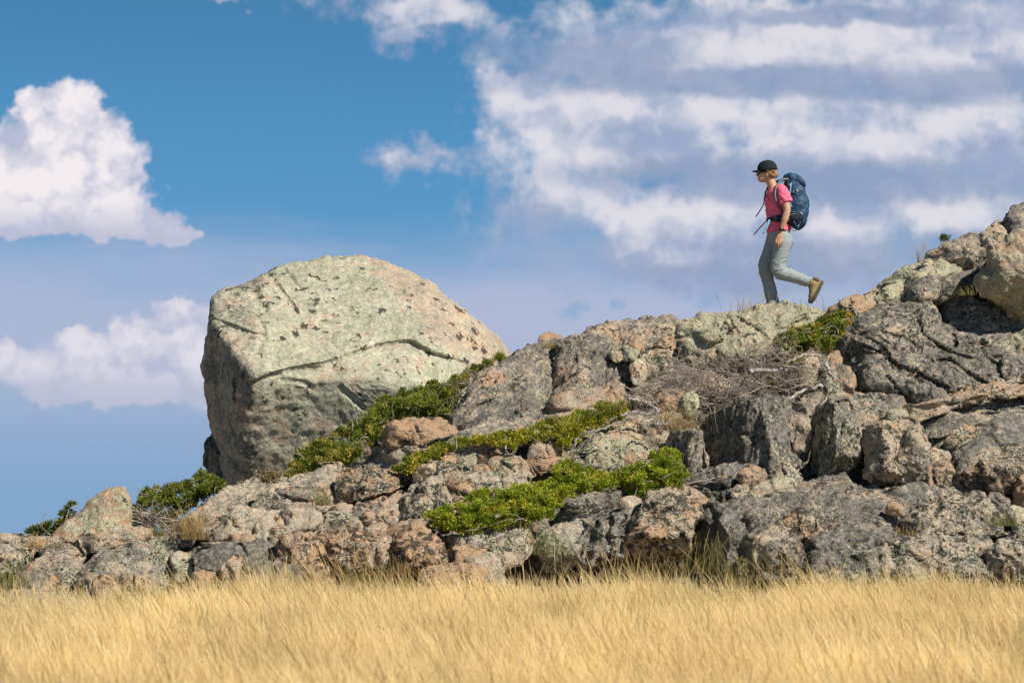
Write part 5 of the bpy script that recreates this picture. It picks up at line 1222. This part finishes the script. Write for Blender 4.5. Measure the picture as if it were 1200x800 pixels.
# -- shirt
def sh_disp(co):
    q = co @ np.array([[.85, 0, .5], [0, 1, 0], [-.5, 0, .85]])
    return .009 * ridged(q * np.array([6, 8, 17]) + 9, 2, .5) * np.clip((h(0, 226)[2] - co[:, 2]) / .1 + .3, .25, 1)
fused('shirt', [limb(H3([(905.8, 220.5, 0), (907.5, 224, 0), (909.5, 230, 0), (910.4, 239, 0), (910.6, 248, 0), (911.0, 257, 0), (912.2, 266, 0), (912.8, 271.5, 0)]), [.068, .100, .122, .130, .120, .112, .128, .134], [.085, .165, .172, .165, .146, .145, .168, .176], n=60),
                ell(h(904.6, 236, -.065), (.072, .078, .085)), ell(h(904.6, 236, .065), (.072, .078, .085)),
                limb(H3([(910, 221.5, -.09), (915.5, 222.5, -.150), (918.8, 229, -.188), (921.3, 237.5, -.210)]), [.05, .064, .068, .067], [.05, .062, .062, .058], n=30),
                limb(H3([(907, 221.5, .09), (906, 222.5, .150), (905.5, 229, .185), (906.5, 237.5, .205)]), [.05, .064, .066, .064], n=30)], SHIRT, hiker, voxel=.006, smooth=4, disp=sh_disp)
# -- watch
wt = plain('watch_band', [limb(H3([(915.95, 267.6, -.219), (915.5, 270.2, -.219)]), [.031, .031], [.0245, .0245], n=4, sides=24)], NAVY, hiker)
wf = plain('watch_face', [limb([h(915.2, 269.0, -.238), h(915.1, 269.0, -.254)], [.021, .019], n=4, sides=20, ref=(0, 0, 1))], DARKM, None, base=base); wf.parent = wt
# -- boots
def boot(name_, o_, fwd, up, parent, lift=0):
    """o_ = heel corner of the sole; fwd heel to toe, up = towards the instep"""
    fwd = np.array(fwd, float); fwd /= np.linalg.norm(fwd); up = np.array(up, float); up -= fwd * (up @ fwd); up /= np.linalg.norm(up); lat = np.cross(fwd, up)
    M_ = np.stack([fwd, lat, up], 0)
    def tf(L): return [(V @ M_ + o_, Fc) for V, Fc in L]
    upper = [limb([(-.005, 0, .055), (.03, 0, .058), (.09, 0, .060), (.15, 0, .052), (.20, 0, .045), (.255, 0, .040)], [.028, .046, .050, .042, .036, .020], [.028, .040, .044, .048, .046, .024], n=40, sides=20, ref=(0, 1, 0)),
             limb([(.065, 0, .05), (.055, 0, .10), (.045, 0, .145)], [.060, .056, .054], [.044, .044, .046], n=20, ref=(0, 1, 0))]
    up_ = fused(name_, tf(upper), BOOT, parent, voxel=.005, smooth=4)
    def outline_sole():
        n = 40; V = []; Fc = []
        for z, k in ((0., .97), (.012, 1.0), (.030, 1.0), (.036, .97)):
            for i in range(n):
                a = 2 * math.pi * i / n; x = .128 + .148 * math.copysign(abs(math.cos(a)) ** .8, math.cos(a)) * k; w = .036 + .014 * math.exp(-((x - .19) / .07) ** 2)
                y = w * math.copysign(abs(math.sin(a)) ** .7, math.sin(a)) * k; zz = z - (.010 if (i % 4 < 2 and z == 0.) else 0) + .022 * max(0, (x - .2) / .08) ** 2
                V.append((x, y, zz))
        for l in range(3):
            for i in range(n): Fc.append([l * n + i, l * n + (i + 1) % n, (l + 1) * n + (i + 1) % n, (l + 1) * n + i])
        Fc += [list(range(n))[::-1], [3 * n + i for i in range(n)]]
        return np.array(V), Fc
    so = plain('sole', tf([outline_sole()]), SOLE, None, base=base, smooth=False); so.parent = up_
    tg = plain('tongue', tf([limb([(.085, 0, .155), (.105, 0, .115), (.135, 0, .094), (.17, 0, .082)], [.012, .016, .014, .010], [.022, .026, .026, .022], n=16, sides=12)]), TONG, None, base=base); tg.parent = up_
    hc = plain('heel_panel', tf([limb([(.0, 0, .05), (.004, 0, .085), (.012, 0, .125)], [.026, .028, .024], [.040, .043, .044], n=12, sides=16)]), TONG, None, base=base); hc.parent = up_
    cap_ = plain('toe_cap', tf([ell((.235, 0, .040), (.045, .045, .024))]), SOLE, None, base=base); cap_.parent = up_
    lc = [limb([(.10 + .022 * k, -.034, .088 - .010 * k), (.108 + .022 * k, 0, .110 - .013 * k), (.10 + .022 * k, .034, .088 - .010 * k)], [.003] * 3, n=10, sides=6, ref=(1, 0, 0)) for k in range(5)]
    lc += [limb([(.10, 0, .12), (.125, -.03, .125), (.14, -.045, .105)], [.0025] * 3, n=10, sides=6, ref=(1, 0, 0))]
    l_ = plain('laces', tf(lc), NAVY, None, base=base); l_.parent = up_
    sk = plain('sock', tf([limb([(.046, 0, .13), (.042, 0, .165)], [.048, .047], [.040, .040], n=6)]), LBLUE, None, base=base); sk.parent = up_
boot('boot', h(964.4, 331.6, -.08), h(951.6, 356.6, -.08) - h(964.4, 331.6, -.08), (-1, 0, .45), hiker)
boot('boot', h(912.4, 366.0, .08), (-1, -.1, 0), (0, 0, 1), hiker)

# -- backpack, a thing of its own on her back
pbase = h(933, 268, 0); pack = tag(empty('backpack', pbase), 'blue hiking backpack with many straps worn by the hiker in the pink shirt', 'backpack')
def pk_disp(co):
    q = co @ np.array([[.9, 0, .3], [0, 1, 0], [-.3, 0, .9]]); return .008 * ridged(q * np.array([13, 9, 9]) + 5, 3, .55)
bag = fused('bag', [limb(H3([(924.5, 210, 0), (928.5, 216, 0), (931.2, 226, 0), (933.2, 240, 0), (934.6, 252, 0), (934.2, 261, 0), (931.5, 266.5, 0)]), [.05, .095, .118, .122, .108, .088, .045], [.11, .14, .155, .160, .155, .145, .09], n=60, sides=32, pw=2.6)],
            BLUE, pack, voxel=.007, smooth=3, disp=pk_disp)
lid = fused('lid', [limb(H3([(919.5, 208.5, 0), (925, 208.3, 0), (932, 211.3, 0), (939, 215.6, 0), (942.2, 219.0, 0)]), [.024, .042, .052, .040, .016], [.10, .135, .145, .14, .11], n=40, sides=28, pw=3)], BLUE, pack, voxel=.006, smooth=3, disp=pk_disp)
def pl(name_, L, mat, par): o = plain(name_, L, mat, None, base=pbase); o.parent = par; return o
fused('back_panel', [limb(H3([(921.5, 213, 0), (923.0, 224, 0), (923.6, 238, 0), (924.6, 250, 0), (925.5, 259, 0)]), [.026, .036, .038, .036, .028], [.12, .150, .165, .165, .15], n=30, pw=2.8)], NAVY, pack, voxel=.007, smooth=2)
pocket = fused('side_pocket', [limb(H3([(931, 249, -.125), (932.5, 256, -.135), (932.5, 263, -.115)]), [.070, .085, .055], [.035, .042, .03], n=24, pw=2.6)], NAVY, pack, voxel=.006, smooth=3, disp=pk_disp)
fpk = fused('front_pocket', [limb(H3([(941, 226, 0), (943.6, 238, 0), (943.4, 250, 0), (941, 259, 0)]), [.022, .034, .034, .018], [.08, .11, .115, .09], n=24, pw=2.6)], BLUE, pack, voxel=.006, smooth=3, disp=pk_disp)
ys = -.165
pl('shoulder_strap', [limb(H3([(925, 211, -.085), (919.5, 210.5, -.105), (913.0, 214.0, -.125), (908.6, 221, -.155), (907.2, 229, -.182), (909.0, 237, -.178), (913.5, 243.5, -.165), (921, 251, -.15)]), [.008] * 6 + [.006, .005], [.034, .036, .037, .037, .036, .032, .016, .012], n=60, sides=14, ref=(0, 1, .25), pw=3)], TEAL, pack)
pl('shoulder_strap', [limb(H3([(925, 211, .085), (917, 211, .10), (906.5, 214.5, .115), (899.5, 220, .135), (897.2, 227, .15), (899.0, 236, .16), (905, 243, .16), (921, 251, .15)]), [.008] * 6 + [.006, .005], [.034, .036, .037, .037, .036, .032, .016, .012], n=60, sides=14, ref=(0, 1, -.25), pw=3)], TEAL, pack)
pl('strap_edge', [limb(H3([(924, 209.6, -.118), (919.5, 209.4, -.138), (913.6, 212.6, -.158), (909.6, 220, -.188), (908.4, 228, -.212), (910.0, 236, -.205)]), [.0042] * 6, n=40, sides=8)], GREY, pack)
pl('load_strap', [ribbon(H3([(927.5, 209.2, -.10), (920.5, 208.6, -.11), (913.4, 213.2, -.125)]), .02, .003)], BLUE, pack)
belt = pl('hip_belt', [limb(H3([(928, 257, -.135), (921, 256.5, -.168), (913, 256.2, -.172), (905.5, 256.4, -.145), (900.5, 256.8, -.09)]), [.030, .042, .042, .030, .012], [.014, .013, .013, .012, .008], n=40, sides=16, pw=2.6)], NAVY, pack)
pl('hip_belt', [limb(H3([(928, 257, .135), (921, 256.5, .168), (913, 256.2, .172), (905.5, 256.4, .145), (900.5, 256.8, .09)]), [.030, .042, .042, .030, .012], [.014, .013, .013, .012, .008], n=40, sides=16, pw=2.6)], NAVY, pack)
bb = pl('belt_buckle', [limb(H3([(900.2, 257, -.10), (899.0, 257.2, -.05), (898.6, 257.4, 0), (899.0, 257.2, .05), (900.2, 257, .10)]), [.013] * 5, [.007] * 5, n=20, sides=10, pw=4)], DARKM, pack)
# loose strap ends
pl('strap_end', [ribbon(H3([(896.6, 224, -.02), (896.0, 232, -.02), (894.6, 240, -.02), (890.5, 247, -.02), (885.6, 254.2, -.02)]), .020, .0055, (.3, .95, 0))], NAVY, pack)
pl('strap_end', [ribbon(H3([(899.5, 257.5, -.03), (896.0, 261.0, -.03), (889.5, 268, -.03), (883.2, 275.2, -.03)]), .020, .0055, (.3, .95, 0))], NAVY, pack)
pl('strap_end', [ribbon(H3([(901.4, 258, -.13), (900.0, 262.5, -.15), (897.4, 268, -.16), (894.8, 273.4, -.165)]), .020, .014, (0, 1, 0))], LBLUE, pack)
for L_ in ([(918.5, 251, -.165), (927, 248, -.178), (936, 251, -.165)], [(927.5, 214, -.145), (926.0, 224, -.172), (924.8, 234, -.172), (928, 243, -.178)], [(931, 216, -.15), (933.4, 228, -.168), (937.5, 240, -.162), (941.5, 249, -.13)],
           [(925, 224, -.165), (933, 226.5, -.17), (941, 232, -.135)], [(926, 255, -.165), (932, 262, -.17), (936, 268, -.14)], [(937, 250, -.16), (938, 259, -.155), (934.5, 267, -.14)]):
    pl('compression_strap', [ribbon(H3(L_), .014, .003, (.4, .1, .9) if abs(L_[0][1] - L_[-1][1]) < 9 else (.9, .1, .2))], LBLUE if L_[0][0] in (927.5, 937) else BLUE, pack)
for (a, b_) in (((933.5, 222), (934.8, 225)), ((925.5, 215.5), (926.5, 218)), ((937.5, 249), (940.5, 251))):
    pl('buckle', [limb(H3([(a[0], a[1], -.172), (b_[0], b_[1], -.172)]), [.011, .011], [.006, .006], n=4, sides=10, pw=4)], GREY, pack)
pl('piping', [limb(H3([(936, 236, -.155), (940, 243, -.14), (943.5, 252, -.10), (943, 259, -.08)]), [.004] * 4, n=24, sides=6), limb(H3([(926, 252, -.168), (931, 250.5, -.178), (937, 251, -.160)]), [.004] * 3, n=20, sides=6)], GREY, pack)
pl('carry_loop', [limb(H3([(921.5, 206.8, .02), (924.5, 204.9, .02), (928, 206.6, .02)]), [.004] * 3, [.008] * 3, n=16, sides=8)], NAVY, pack)
pl('frame_loop', [limb(H3([(926, 262, -.13), (927.5, 268.5, -.13), (931.5, 271, -.12), (934, 266.5, -.12)]), [.0035] * 4, n=20, sides=6)], NAVY, pack)
SUN_E = 4.6; EXPO = 0.33
build_world()
sun_d = bpy.data.lights.new('sun', 'SUN'); sun_d.energy = SUN_E; sun_d.angle = R_(.53); sun_d.color = (1., .91, .77)
sun = bpy.data.objects.new('sun', sun_d); col.objects.link(sun)
sun.rotation_euler = Vector(SUN).to_track_quat('Z', 'Y').to_euler(); sun.location = (10, -5, 20)
vs = sc.view_settings
vs.view_transform = 'Standard'; vs.look = 'None'; vs.gamma = 1; vs.use_curve_mapping = False; vs.exposure = EXPO
sc.cycles.max_bounces = 6; sc.cycles.diffuse_bounces = 3; sc.cycles.transparent_max_bounces = 8
sc.cycles.sample_clamp_indirect = 6
